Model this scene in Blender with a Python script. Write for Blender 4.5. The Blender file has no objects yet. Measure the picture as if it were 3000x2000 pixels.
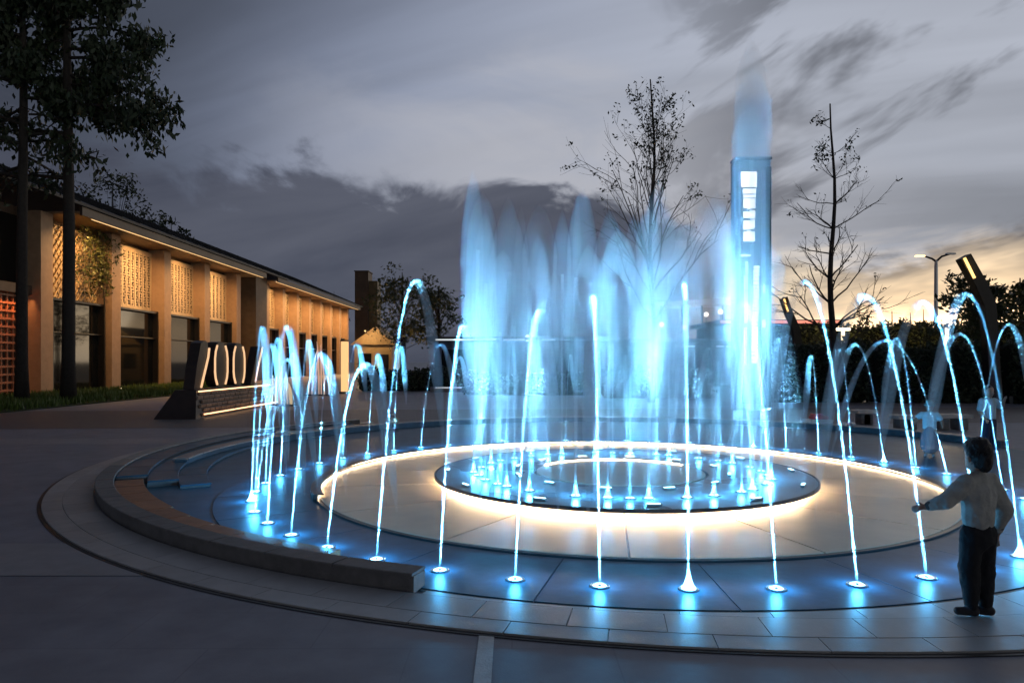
import bpy, math, random
from mathutils import Vector, Matrix
R = math.radians
S = bpy.context.scene
COL = S.collection
random.seed(7)

# ------------------------------------------------------------------ camera, sky, sun, exposure
cam = bpy.data.cameras.new('camera'); camo = bpy.data.objects.new('camera', cam); COL.objects.link(camo)
camo.location = (0, 0, 1.7); camo.rotation_euler = (R(90), 0, 0)
cam.sensor_width = 36; cam.lens = 24.86; cam.shift_y = 0.02; cam.clip_start = .05; cam.clip_end = 3000
S.camera = camo
S.view_settings.view_transform = 'Standard'; S.view_settings.look = 'None'
S.view_settings.exposure = 0.0; S.view_settings.gamma = 1.0
S.render.engine = 'CYCLES'
cy = S.cycles
cy.use_denoising = True; cy.max_bounces = 5; cy.diffuse_bounces = 2; cy.glossy_bounces = 2
cy.transparent_max_bounces = 120; cy.volume_bounces = 0; cy.use_light_tree = True
cy.sample_clamp_indirect = 3.0; cy.use_adaptive_sampling = True; cy.adaptive_threshold = .018; cy.caustics_reflective = False; cy.caustics_refractive = False
try: cy.denoising_prefilter = 'ACCURATE'
except Exception: pass

SUN_AZ, SUN_EL = R(34), R(7.0)
class NT:
    """small helper for building node trees out of arithmetic"""
    def __init__(s, tree): s.t = tree
    def n(s, kind, **kw):
        x = s.t.nodes.new(kind)
        for k, v in kw.items(): setattr(x, k, v)
        return x
    def put(s, sock, v):
        if hasattr(v, 'is_linked') or hasattr(v, 'links'): s.t.links.new(v, sock)
        else: sock.default_value = v
    def m(s, op, a, b=0.0, c=0.0, clamp=False):
        x = s.n('ShaderNodeMath', operation=op, use_clamp=clamp)
        s.put(x.inputs[0], a); s.put(x.inputs[1], b)
        if op in ('MULTIPLY_ADD', 'SMOOTH_MIN'): s.put(x.inputs[2], c)
        return x.outputs[0]
    def ss(s, v, lo, hi):
        x = s.n('ShaderNodeMapRange', interpolation_type='SMOOTHSTEP')
        s.put(x.inputs[0], v); s.put(x.inputs[1], lo); s.put(x.inputs[2], hi)
        return x.outputs[0]
    def xyz(s, a, b, c):
        x = s.n('ShaderNodeCombineXYZ'); s.put(x.inputs[0], a); s.put(x.inputs[1], b); s.put(x.inputs[2], c)
        return x.outputs[0]
    def noise(s, vec, scale, detail=4, rough=.5, dist=0.0):
        x = s.n('ShaderNodeTexNoise'); s.put(x.inputs['Vector'], vec)
        x.inputs['Scale'].default_value = scale; x.inputs['Detail'].default_value = detail
        x.inputs['Roughness'].default_value = rough; x.inputs['Distortion'].default_value = dist
        return x.outputs[0]
    def mix(s, f, a, b, blend='MIX'):
        x = s.n('ShaderNodeMix', data_type='RGBA', blend_type=blend)
        s.put(x.inputs[0], f); s.put(x.inputs[6], a); s.put(x.inputs[7], b)
        return x.outputs[2]

def rgba(c): return (c[0], c[1], c[2], 1)

world = bpy.data.worlds.new('World'); S.world = world; world.use_nodes = True
wt = NT(world.node_tree); world.node_tree.nodes.clear()
tc = wt.n('ShaderNodeTexCoord'); sep = wt.n('ShaderNodeSeparateXYZ')
wt.t.links.new(tc.outputs['Generated'], sep.inputs[0])
dx, dy, dz = sep.outputs
sky = wt.n('ShaderNodeTexSky', sky_type='NISHITA', sun_disc=False)
sky.sun_elevation = SUN_EL; sky.sun_rotation = SUN_AZ; sky.dust_density = 2.5; sky.air_density = 1.2
az = wt.m('ARCTAN2', dx, dy); el = wt.m('ARCSINE', dz)
elp = wt.m('MAXIMUM', el, 0.0)
# high veil of cloud drawn out in one direction, seen in perspective
inv = wt.m('DIVIDE', 1.0, wt.m('ADD', wt.m('MAXIMUM', dz, 0.0), .16))
px_ = wt.m('MULTIPLY', dx, inv); py_ = wt.m('MULTIPLY', dy, inv)
q1 = wt.m('ADD', wt.m('MULTIPLY', px_, .9), wt.m('MULTIPLY', py_, -.45))
q2 = wt.m('ADD', wt.m('MULTIPLY', px_, .45), wt.m('MULTIPLY', py_, .9))
veil = wt.noise(wt.xyz(wt.m('MULTIPLY', q1, .35), q2, 3.1), .9, 5, .5, .5)
streak = wt.noise(wt.xyz(wt.m('MULTIPLY', az, 1.3), wt.m('MULTIPLY', wt.m('ADD', el, wt.m('MULTIPLY', az, -.22)), 6.5), 7.7), 1.5, 5, .55, .35)
ragged = wt.noise(wt.xyz(wt.m('MULTIPLY', az, 3.2), wt.m('MULTIPLY', el, 6.5), 1.3), 1.6, 6, .55, .45)
# brightness of the veil: brighter towards the afterglow
toward = wt.m('ADD', wt.m('MULTIPLY', dx, math.sin(SUN_AZ)), wt.m('MULTIPLY', dy, math.cos(SUN_AZ)))
lum = wt.m('ADD', wt.m('MULTIPLY', wt.ss(toward, .3, 1.0), .33), .065)
lum = wt.m('MULTIPLY', lum, wt.m('ADD', wt.m('MULTIPLY', wt.ss(veil, .32, .68), .75), .62))
cool = wt.mix(wt.ss(toward, .5, 1.0), (.77, .90, 1.26, 1), (.93, .99, 1.14, 1))
veilc = wt.mix(1.0, cool, wt.xyz(lum, lum, lum), 'MULTIPLY')
# low dark banks with a ragged upper edge
edge = wt.m('ADD', wt.m('MULTIPLY', wt.m('SUBTRACT', ragged, .5), .34), .255)
edge = wt.m('SUBTRACT', edge, wt.m('MULTIPLY', wt.ss(az, .0, .5), .10))
bank = wt.ss(wt.m('SUBTRACT', edge, el), -.015, .035)
bankc = wt.mix(wt.ss(streak, .35, .75), (.046, .053, .080, 1), (.098, .106, .140, 1))
bankw = wt.mix(wt.ss(az, .1, .55), bankc, wt.mix(wt.ss(streak, .35, .7), (.10, .094, .104, 1), (.25, .235, .23, 1)))
c1 = wt.mix(wt.m('MULTIPLY', bank, .93), veilc, bankw)
# light catching the ragged upper edge of the bank
lit = wt.m('MULTIPLY', wt.m('MULTIPLY', wt.ss(wt.m('SUBTRACT', edge, el), -.16, -.005), wt.m('SUBTRACT', 1.0, bank)), wt.m('MULTIPLY', wt.ss(az, -.45, .05), wt.ss(az, .75, .2)))
c1 = wt.mix(wt.m('MULTIPLY', lit, .75), c1, (.47, .475, .52, 1))
# broken grey scraps over the bright part
scrap = wt.noise(wt.xyz(wt.m('MULTIPLY', az, 2.0), wt.m('MULTIPLY', wt.m('SUBTRACT', el, wt.m('MULTIPLY', az, .35)), 5.0), 4.4), 1.7, 5, .55, .5)
sm = wt.m('MULTIPLY', wt.ss(scrap, .48, .61), wt.m('MULTIPLY', wt.ss(el, .1, .22), wt.ss(az, .05, .42)))
c1 = wt.mix(wt.m('MULTIPLY', sm, .75), c1, (.10, .105, .125, 1))
# the clear strip of Nishita sky low at the horizon shows between the banks
gap = wt.m('MULTIPLY', wt.ss(wt.m('ADD', el, wt.m('MULTIPLY', wt.m('SUBTRACT', streak, .5), -.28)), .165, .03), wt.ss(az, .12, .55))
nish = wt.mix(1.0, wt.mix(.85, sky.outputs[0], (7.0, 6.8, 6.0, 1)), (.16, .16, .16, 1), 'MULTIPLY')
c2 = wt.mix(gap, c1, nish)
bg = wt.n('ShaderNodeBackground'); wt.t.links.new(c2, bg.inputs[0]); bg.inputs[1].default_value = 1.0
wo = wt.n('ShaderNodeOutputWorld'); wt.t.links.new(bg.outputs[0], wo.inputs[0])

sun = bpy.data.lights.new('sun', 'SUN'); suno = bpy.data.objects.new('sun', sun); COL.objects.link(suno)
sun.energy = .12; sun.angle = R(12); sun.color = (1, .8, .55)
sd = Vector((math.sin(SUN_AZ) * math.cos(R(5)), math.cos(SUN_AZ) * math.cos(R(5)), math.sin(R(5))))
suno.rotation_euler = sd.to_track_quat('Z', 'Y').to_euler(); suno.location = (0, 0, 60)

# ------------------------------------------------------------------ helpers
def tag(o, label=None, cat=None, group=None, kind=None):
    if label: o['label'] = label
    if cat: o['category'] = cat
    if group: o['group'] = group
    if kind: o['kind'] = kind
    return o

def empty(name, loc, label, cat, group=None, rz=0.0, kind=None):
    o = bpy.data.objects.new(name, None); COL.objects.link(o)
    o.location = loc; o.rotation_euler = (0, 0, rz); o.empty_display_size = .2
    return tag(o, label, cat, group, kind)

def place(name, mesh, parent=None, loc=None):
    o = bpy.data.objects.new(name, mesh); COL.objects.link(o)
    if parent is not None: o.parent = parent
    if loc is not None: o.location = loc
    return o

class MB:
    """collects faces, builds ONE mesh object"""
    def __init__(s): s.v = []; s.f = []
    def add(s, v, f):
        k = len(s.v); s.v += [tuple(p) for p in v]; s.f += [tuple(i + k for i in q) for q in f]; return s
    def box(s, x0, x1, y0, y1, z0, z1):
        v = [(x, y, z) for z in (z0, z1) for y in (y0, y1) for x in (x0, x1)]
        return s.add(v, [(0, 2, 3, 1), (4, 5, 7, 6), (0, 1, 5, 4), (2, 6, 7, 3), (0, 4, 6, 2), (1, 3, 7, 5)])
    def cbox(s, c, sz, b=.01, M=None):
        """box with chamfered edges, centre c, full size sz"""
        hx, hy, hz = sz[0] / 2, sz[1] / 2, sz[2] / 2
        b = min(b, hx * .9, hy * .9, hz * .9)
        rings = [(hx - b, hy - b, -hz), (hx, hy, -hz + b), (hx, hy, hz - b), (hx - b, hy - b, hz)]
        v = []
        for (a, d, z) in rings:
            for (sx, sy) in ((-1, -1), (1, -1), (1, 1), (-1, 1)): v.append(Vector((sx * a, sy * d, z)))
        f = [(3, 2, 1, 0), (12, 13, 14, 15)]
        for r in range(3):
            for k in range(4): f.append((r * 4 + k, r * 4 + (k + 1) % 4, r * 4 + 4 + (k + 1) % 4, r * 4 + 4 + k))
        v = [(M @ p if M else p) + Vector(c) for p in v]
        return s.add(v, f)
    def tube(s, pts, rad, n=8, cap=True, wob=None):
        pts = [Vector(p) for p in pts]; v = []; f = []
        ref = Vector((.31, .95, .05))
        for i, p in enumerate(pts):
            t = (pts[min(i + 1, len(pts) - 1)] - pts[max(i - 1, 0)])
            t = t.normalized() if t.length > 1e-9 else Vector((0, 0, 1))
            a = t.cross(ref)
            if a.length < .05: a = t.cross(Vector((1, 0, 0)))
            a.normalize(); b = t.cross(a)
            for k in range(n):
                w = 1.0 if wob is None else wob(i, k)
                v.append(p + rad[i] * w * (math.cos(2 * math.pi * k / n) * a + math.sin(2 * math.pi * k / n) * b))
        for i in range(len(pts) - 1):
            for k in range(n):
                f.append((i * n + k, i * n + (k + 1) % n, (i + 1) * n + (k + 1) % n, (i + 1) * n + k))
        if cap:
            f.append(tuple(range(n - 1, -1, -1))); f.append(tuple(range((len(pts) - 1) * n, len(pts) * n)))
        return s.add(v, f)
    def sector(s, c, r0, r1, a0, a1, z0, z1, n=6, ch=0.0):
        """closed ring sector with a chamfered top edge"""
        prof = [(r0, z0), (r1, z0), (r1, z1 - ch), (r1 - ch, z1), (r0 + ch, z1), (r0, z1 - ch)] if ch > 0 else [(r0, z0), (r1, z0), (r1, z1), (r0, z1)]
        m = len(prof); v = []; f = []
        full = abs(abs(a1 - a0) - 2 * math.pi) < 1e-6
        nn = n if full else n + 1
        for i in range(nn):
            a = a0 + (a1 - a0) * i / n
            for (r, z) in prof: v.append((c[0] + r * math.cos(a), c[1] + r * math.sin(a), z))
        for i in range(n):
            j = (i + 1) % nn
            for k in range(m):
                f.append((i * m + k, j * m + k, j * m + (k + 1) % m, i * m + (k + 1) % m)[::-1])
        if not full:
            f.append(tuple(range(m))); f.append(tuple(range(n * m + m - 1, n * m - 1, -1)))
        return s.add(v, f)
    def disc(s, c, r, z0, z1, n=96):
        v = [(c[0] + r * math.cos(2 * math.pi * k / n), c[1] + r * math.sin(2 * math.pi * k / n), z) for z in (z0, z1) for k in range(n)]
        f = [tuple(range(n - 1, -1, -1)), tuple(range(n, 2 * n))]
        f += [(k, (k + 1) % n, n + (k + 1) % n, n + k) for k in range(n)]
        return s.add(v, f)
    def mesh(s, name, mat, smooth=False):
        me = bpy.data.meshes.new(name); me.from_pydata(s.v, [], s.f); me.update()
        if mat is not None: me.materials.append(mat)
        if smooth: me.polygons.foreach_set('use_smooth', [True] * len(me.polygons))
        return me
    def build(s, name, mat, parent=None, smooth=False, local=False):
        """vertices in world coordinates unless local; the parent keeps its own place"""
        if parent is not None and not local:
            inv = parent_matrix(parent).inverted(); s.v = [tuple(inv @ Vector(p)) for p in s.v]
        return place(name, s.mesh(name, mat, smooth), parent)

def parent_matrix(o):
    M = Matrix.LocRotScale(o.location, o.rotation_euler, o.scale)
    return parent_matrix(o.parent) @ M if o.parent else M

F = 1624.0
def at(x, y, d):
    """a ground-plan helper: a direction measured on the 2352 px wide picture at distance d"""
    return Vector(((x - 1176) / F * d, d, 1.7 + (831 - y) / F * d))

MATS = {}
def pm(name, col, rough=.6, metal=0.0, var=.25, scale=6.0, bump=0.0, bscale=40.0, col2=None, spec=None, rnd=0.0, coat=0.0, detail=5):
    """procedural principled material: two-scale colour noise, optional bump, optional per-object shade"""
    if name in MATS: return MATS[name]
    m = bpy.data.materials.new(name); m.use_nodes = True; MATS[name] = m
    t = NT(m.node_tree); bs = m.node_tree.nodes['Principled BSDF']
    g = t.n('ShaderNodeNewGeometry'); pos = g.outputs['Position']
    n1 = t.noise(pos, scale, detail, .6); n2 = t.noise(pos, scale * .13, 3, .5)
    f = t.m('ADD', t.m('MULTIPLY', n1, .55), t.m('MULTIPLY', n2, .45))
    a = rgba([c * (1 - var) for c in col]); b = rgba([min(1, c * (1 + var)) for c in (col2 or col)])
    cc = t.mix(t.ss(f, .3, .7), a, b)
    if rnd > 0:
        oi = t.n('ShaderNodeObjectInfo'); k = t.m('ADD', t.m('MULTIPLY', oi.outputs['Random'], 2 * rnd), 1 - rnd)
        cc = t.mix(1.0, cc, t.xyz(k, k, k), 'MULTIPLY')
    t.put(bs.inputs['Base Color'], cc)
    t.put(bs.inputs['Roughness'], t.m('ADD', t.m('MULTIPLY', t.m('SUBTRACT', n2, .5), .35 * rough), rough, clamp=True))
    bs.inputs['Metallic'].default_value = metal
    if spec is not None: bs.inputs['Specular IOR Level'].default_value = spec
    if coat: bs.inputs['Coat Weight'].default_value = coat; bs.inputs['Coat Roughness'].default_value = .08
    if bump > 0:
        bp = t.n('ShaderNodeBump'); bp.inputs['Strength'].default_value = bump; bp.inputs['Distance'].default_value = .02
        t.put(bp.inputs['Height'], t.noise(pos, bscale, 4, .6)); t.put(bs.inputs['Normal'], bp.outputs[0])
    return m

def glow(name, col, power):
    if name in MATS: return MATS[name]
    m = bpy.data.materials.new(name); m.use_nodes = True; MATS[name] = m
    bs = m.node_tree.nodes['Principled BSDF']; bs.inputs['Base Color'].default_value = rgba([c * .5 for c in col])
    bs.inputs['Emission Color'].default_value = rgba(col); bs.inputs['Emission Strength'].default_value = power
    return m

def water(name, dens, col=(.93, .97, 1.0)):
    """water broken into drops: an even scattering volume, no surface"""
    m = bpy.data.materials.new(name); m.use_nodes = True; m.node_tree.nodes.clear(); MATS[name] = m
    t = NT(m.node_tree); v = t.n('ShaderNodeVolumeScatter'); o = t.n('ShaderNodeOutputMaterial')
    v.inputs['Color'].default_value = rgba(col); v.inputs['Density'].default_value = dens; v.inputs['Anisotropy'].default_value = .1
    t.t.links.new(v.outputs[0], o.inputs['Volume']); return m

def leafmat(name, a, b):
    m = bpy.data.materials.new(name); m.use_nodes = True; MATS[name] = m
    t = NT(m.node_tree); bs = m.node_tree.nodes['Principled BSDF']
    g = t.n('ShaderNodeNewGeometry')
    f = t.m('ADD', t.m('MULTIPLY', g.outputs['Random Per Island'], .5), t.m('MULTIPLY', t.noise(g.outputs['Position'], .8, 2), .5))
    t.put(bs.inputs['Base Color'], t.mix(f, rgba(a), rgba(b))); bs.inputs['Roughness'].default_value = .55
    return m

def lamp(name, kind, loc, energy, col, parent=None, aim=None, size=.1, spread=None, sy=None, blend=None, cone=None):
    l = bpy.data.lights.new(name, kind); l.energy = energy; l.color = col
    if kind == 'AREA':
        l.shape = 'RECTANGLE' if sy else 'DISK'; l.size = size
        if sy: l.size_y = sy
        if spread: l.spread = R(spread)
    else: l.shadow_soft_size = size
    if kind == 'SPOT': l.spot_size = R(cone); l.spot_blend = blend or .5
    o = bpy.data.objects.new(name, l); COL.objects.link(o); o.location = loc
    if aim is not None: o.rotation_euler = Vector(aim).to_track_quat('-Z', 'Y').to_euler()
    if parent is not None:
        o.parent = parent; o.matrix_parent_inverse = parent_matrix(parent).inverted()
    return o

# materials
M_plaza = pm('plaza granite', (.285, .285, .325), .50, var=.22, scale=2.2, bump=.12, bscale=90)
_t = NT(M_plaza.node_tree); _b = M_plaza.node_tree.nodes['Principled BSDF']
_g = _t.n('ShaderNodeNewGeometry'); _k = _t.n('ShaderNodeTexBrick'); _t.put(_k.inputs['Vector'], _g.outputs['Position'])
for _n, _v in (('Scale', 1.0), ('Mortar Size', .006), ('Mortar Smooth', .3), ('Brick Width', 1.2), ('Row Height', .6)): _k.inputs[_n].default_value = _v
_k.inputs['Color1'].default_value = (1, 1, 1, 1); _k.inputs['Color2'].default_value = (.95, .95, .96, 1); _k.inputs['Mortar'].default_value = (.84, .84, .84, 1)
_o = _b.inputs['Base Color'].links[0].from_socket; _t.put(_b.inputs['Base Color'], _t.mix(1.0, _o, _k.outputs[0], 'MULTIPLY'))
M_band = pm('pale granite band', (.34, .335, .355), .50, var=.14, scale=5, bump=.12, bscale=90)
M_kerb = pm('kerb granite', (.42, .41, .405), .42, var=.16, scale=4, bump=.10, bscale=70, rnd=.10)
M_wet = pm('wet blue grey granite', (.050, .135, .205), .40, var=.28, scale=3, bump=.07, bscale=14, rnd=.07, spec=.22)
M_beige = pm('honed beige stone', (.78, .67, .51), .36, var=.10, scale=2.2, bump=.04, bscale=30, rnd=.05, spec=.45)
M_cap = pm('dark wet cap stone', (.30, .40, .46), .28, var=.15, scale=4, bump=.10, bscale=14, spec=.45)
M_edge = pm('black stone edge', (.035, .037, .042), .35, var=.3)
M_wall = pm('charcoal stone wall', (.20, .19, .185), .6, var=.22, scale=8, bump=.25, bscale=60)
M_cope = pm('pinkish coping stone', (.36, .31, .285), .42, var=.16, scale=7, bump=.15, bscale=70, rnd=.12)
M_warm_tint = pm('stone with painted warm light', (.40, .175, .085), .45, var=.25, scale=7, bump=.2, bscale=60, rnd=.15)  # warm light on the ledge, put into the stone colour as orange brown
M_crest = pm('pale worn crest stone', (.26, .29, .29), .4, var=.2, scale=8, bump=.3, bscale=50, rnd=.1)
M_farwall = pm('blue grey wall stone', (.09, .13, .16), .5, var=.2, scale=6, bump=.2, bscale=50)
M_slot = pm('drain slot', (.012, .012, .014), .4, var=.3)
M_steel = pm('brushed steel', (.55, .56, .58), .3, metal=1.0, var=.08, scale=30)
M_dark = pm('dark painted steel', (.03, .028, .027), .42, var=.25, scale=12)
M_black = pm('black rubber', (.012, .012, .013), .6, var=.3)
L_warm = glow('warm led strip', (1.0, .70, .42), 48.0)
L_warm2 = glow('warm led strip under the cap', (1.0, .70, .42), 130.0)
L_blue = glow('fountain lamp lens', (.40, .82, 1.0), 8.0)
W_stream = water('water stream', 6.5); W_spray = water('falling water', 4.5); W_mist = water('mist column water', .8)
W_splash = water('splash water', 7.0); W_haze = water('drifting fountain spray', .035)
# ------------------------------------------------------------------ ground
C1 = Vector((1.557, 10.235, 0)); C2 = Vector((2.28, 12.49, 0)); C3 = Vector((2.23, 13.376, 0))
g = MB(); g.add([(-1500, -40, 0), (1500, -40, 0), (1500, 2600, 0), (-1500, 2600, 0)], [(0, 1, 2, 3)])
tag(g.build('plaza_ground', M_plaza), 'dark grey granite plaza paving around the fountain', 'plaza', kind='structure')
def sheet(name, pts, z, mat, label, cat='paving'):
    m = MB(); m.add([(x, y, z) for (x, y) in pts], [tuple(range(len(pts)))])
    return tag(m.build(name, mat), label, cat, kind='structure')
sheet('paving_band', [(-30, 5.62), (-2.7, 5.62), (-4.0, 6.62), (-30, 6.62)], .004, M_band, 'pale paving band crossing the plaza towards the fountain kerb')
sheet('paving_band', [(-30, 14.6), (-6.9, 14.6), (-6.7, 15.6), (-30, 15.6)], .004, M_band, 'pale paving band in front of the big letter sign')
sheet('paving_band', [(-17.0, 17.6), (40, 17.6+4), (40, 23.6+4), (-17.0, 24.5)], .004, pm('warm grey path', (.17, .15, .145), .5, var=.15, scale=3, bump=.1, bscale=80), 'pinkish grey path running behind the fountain', 'path')
sheet('inlay_strip', [(-.205, 1.0), (-.11, 1.0), (-.11, 4.36), (-.205, 4.38)], .008, pm('white inlay stone', (.62, .62, .60), .4, var=.18, scale=14, bump=.2, bscale=50), 'white stone inlay strip running up to the fountain kerb')

# ------------------------------------------------------------------ fountain stonework
fountain = empty('fountain', (C1.x, C1.y, 0), 'round stepped plaza fountain of beige and dark stone with blue lamps', 'fountain')
# basin floor
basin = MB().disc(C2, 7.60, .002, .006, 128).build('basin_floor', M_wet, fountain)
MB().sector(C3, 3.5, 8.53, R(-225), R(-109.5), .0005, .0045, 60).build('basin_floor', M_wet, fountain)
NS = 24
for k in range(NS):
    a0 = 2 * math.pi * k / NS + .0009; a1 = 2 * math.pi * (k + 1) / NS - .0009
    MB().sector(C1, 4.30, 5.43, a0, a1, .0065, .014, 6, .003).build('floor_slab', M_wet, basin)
# lower beige tier
tier = MB().sector(C1, 2.3, 4.20, 0, 2 * math.pi, .008, .012, 96).build('lower_tier', M_edge, fountain)
NB = 15
for k in range(NB):
    a0 = R(-97.5) + 2 * math.pi * k / NB + .0028; a1 = R(-97.5) + 2 * math.pi * (k + 1) / NB - .0028
    MB().sector(C1, 2.40, 4.20, a0, a1, .013, .028, 10, .004).build('stone_slab', M_beige, tier)
MB().sector(C1, 4.205, 4.26, R(-158), R(-22), .006, .024, 64, .003).build('edge_trim', M_edge, fountain)
# raised far rim with its led strip
rim = MB().sector(C1, 4.24, 4.30, R(-22), R(202), .006, .085, 96, .004).build('rim', M_edge, fountain)
MB().sector(C1, 4.17, 4.24, R(-22), R(202), .070, .085, 96, .003).build('rim_lip', M_edge, rim)
MB().sector(C1, 4.215, 4.235, R(-20), R(200), .055, .066, 96).build('light_strip', L_warm, rim)
# upper tier: plinth, led strip under an overhanging cap
plinth = MB().disc(C1, 2.46, .02, .085, 96).build('plinth', M_edge, fountain)
MB().sector(C1, 2.47, 2.50, 0, 2 * math.pi, .056, .083, 120).build('light_strip', L_warm2, plinth)
cap = MB().sector(C1, 1.24, 2.64, 0, 2 * math.pi, .086, .118, 128, .004).build('upper_tier_cap', M_cap, fountain)
MB().sector(C1, 2.643, 2.668, 0, 2 * math.pi, .080, .123, 128, .003).build('cap_rim', M_edge, cap)
centre = MB().disc(C1, 1.20, .086, .122, 96).build('centre_disc', M_beige, fountain)
MB().sector(C1, 1.19, 1.215, R(30), R(150), .1221, .130, 60).build('light_strip', L_warm, centre)
# outer wall on the left, far wall, steps and kerb: all on larger circles than the fountain itself
wall = MB().sector(C3, 8.53, 8.71, R(-222), R(-109.8), .004, .130, 80).build('surround_wall', M_wall, fountain)
NC = 24
for k in range(NC):
    lo = R(-222 + (222 - 109.8) * k / NC) + .0010; hi = R(-222 + (222 - 109.8) * (k + 1) / NC) - .0010
    MB().sector(C3, 8.505, 8.722, lo, hi, .131, .152, 5, .007).build('coping_stone', M_wall if k > 12 else M_crest, wall)
ledge = MB().sector(C3, 8.17, 8.50, R(-153), R(-117), .0045, .085, 40).build('ledge', M_warm_tint, fountain)  # orange tone here imitates warm light falling on the stone
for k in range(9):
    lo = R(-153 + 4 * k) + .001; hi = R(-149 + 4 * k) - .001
    MB().sector(C3, 8.16 + .03 * max(0, k - 3), 8.50, lo, hi, .086, .105, 4, .005).build('ledge_stone', M_warm_tint, ledge)
for (r0, r1, z1, b0) in ((8.12, 8.50, .128, -154.5), (7.74, 8.115, .090, -152), (7.36, 7.735, .052, -149.5)):
    st = MB().sector(C3, r0, r1, R(-218), R(b0), .0048, z1 - .02, 40).build('step', M_wall, fountain)
    n = 10
    for k in range(n):
        x0 = R(-218 + (b0 + 218) * k / n) + .001; x1 = R(-218 + (b0 + 218) * (k + 1) / n) - .001
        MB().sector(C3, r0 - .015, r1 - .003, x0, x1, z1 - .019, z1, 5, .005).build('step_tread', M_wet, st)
far = MB().sector(C2, 7.61, 7.80, R(12), R(188), .004, .125, 100).build('far_wall', M_farwall, fountain)
NC = 34
for k in range(NC):
    lo = R(12 + 176 * k / NC) + .0011; hi = R(12 + 176 * (k + 1) / NC) - .0011
    MB().sector(C2, 7.58, 7.83, lo, hi, .126, .150, 5, .006).build('coping_stone', M_cope, far)
MB().sector(C1, 5.44, 5.475, R(-115), R(20), .0065, .0085, 120).build('drain_slot', M_slot, fountain)
kerb = MB().sector(C3, 8.73, 9.27, R(-226), R(-10), .001, .004, 160).build('kerb', M_kerb, fountain)
MB().sector(C3, 9.272, 9.312, R(-226), R(-10), .0035, .0065, 160).build('kerb_joint', M_slot, kerb)
NK = 54
for k in range(NK):
    a0 = R(-226 + 4 * k) + .0003; a1 = R(-222 + 4 * k) - .0003
    MB().sector(C3, 8.735, 9.06, a0, a1, .0042, .020, 5, .002).build('kerb_stone', M_kerb, kerb)
    MB().sector(C3, 9.064, 9.268, a0 + .03, a1 + .03, .0042, .019, 5, .002).build('kerb_stone', M_kerb, kerb)
def r_in(a, rr=5.482):
    u = Vector((math.cos(a), math.sin(a), 0)); w_ = C3 - C1; bq = u.dot(w_); cq = w_.dot(w_) - rr * rr
    disc = bq * bq - cq
    return 8.3 if disc < 0 else min(8.70, -bq + math.sqrt(disc))
for k in range(22):
    b0 = R(-109.3 + 4 * k) + .0003; b1 = R(-105.3 + 4 * k) - .0003; v = []; n = 4
    for z in (.0062, .0185):
        for i in range(n + 1):
            a_ = b0 + (b1 - b0) * i / n; ri = max(r_in(a_), 7.6)
            v += [(C3.x + ri * math.cos(a_), C3.y + ri * math.sin(a_), z), (C3.x + 8.731 * math.cos(a_), C3.y + 8.731 * math.sin(a_), z)]
    m = 2 * (n + 1); f = []
    for i in range(n):
        q = 2 * i; f += [(q, q + 2, q + 3, q + 1), (m + q, m + q + 1, m + q + 3, m + q + 2), (q, m + q, m + q + 2, q + 2), (q + 1, q + 3, m + q + 3, m + q + 1)]
    f += [(0, 1, m + 1, m), (m - 2, 2 * m - 2, 2 * m - 1, m - 1)]
    MB().add(v, f).build('apron_stone', M_kerb, kerb)

# ------------------------------------------------------------------ water: nozzles and jets
BLUE = (.15, .56, 1.0); BLUE2 = (.19, .55, 1.0)
noz_me = {}
def nozzle(base, aim, beam, fill, size=.13, spread=16, col=BLUE):
    """a round steel lamp housing set in the stone with a glowing ring and a jet pipe"""
    if not noz_me:
        z = Vector((0, 0, 0))
        noz_me['body'] = MB().sector(z, .052, .075, 0, 2 * math.pi, 0, .012, 20, .003).mesh('nozzle', M_steel)
        noz_me['lens'] = MB().sector(z, .020, .051, 0, 2 * math.pi, 0, .007, 20).mesh('lens', L_blue)
        noz_me['pipe'] = MB().tube([(0, 0, 0), (0, 0, .016)], [.018, .011], 10).mesh('jet_pipe', M_steel)
    rel = Vector(base) - fountain.location
    n = place('nozzle', noz_me['body'], fountain, rel)
    place('lens', noz_me['lens'], n); place('jet_pipe', noz_me['pipe'], n)
    b = Vector(base)
    lamp('fountain_beam', 'AREA', b + Vector((0, 0, .014)), beam, col, n, aim, size, spread)
    lamp('fountain_fill', 'POINT', b + Vector((0, 0, .10)), fill, (.075, .49, 1.0), n, None, .035)
    return n

def ordinal(i):
    return ['first', 'second', 'third', 'fourth', 'fifth', 'sixth', 'seventh', 'eighth', 'ninth', 'tenth', 'eleventh', 'twelfth', 'thirteenth',
            'fourteenth', 'fifteenth', 'sixteenth', 'seventeenth', 'eighteenth', 'nineteenth', 'twentieth', 'twenty-first', 'twenty-second',
            'twenty-third', 'twenty-fourth', 'twenty-fifth', 'twenty-sixth', 'twenty-seventh'][i]

rw = random.Random(21)
def wobble(amp, n):
    ph = [rw.uniform(0, 6.28) for _ in range(4)]; fr = [rw.randint(1, 3) for _ in range(4)]
    return lambda i, k: 1 + amp * (math.sin(fr[0] * 6.28 * k / n + ph[0] + i * .35) + .6 * math.sin(fr[1] * 6.28 * k / n + ph[1] - i * .5)
                                   + .5 * math.sin(i * 1.1 + ph[2]) + .4 * math.sin(i * 2.3 + ph[3]))

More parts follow.
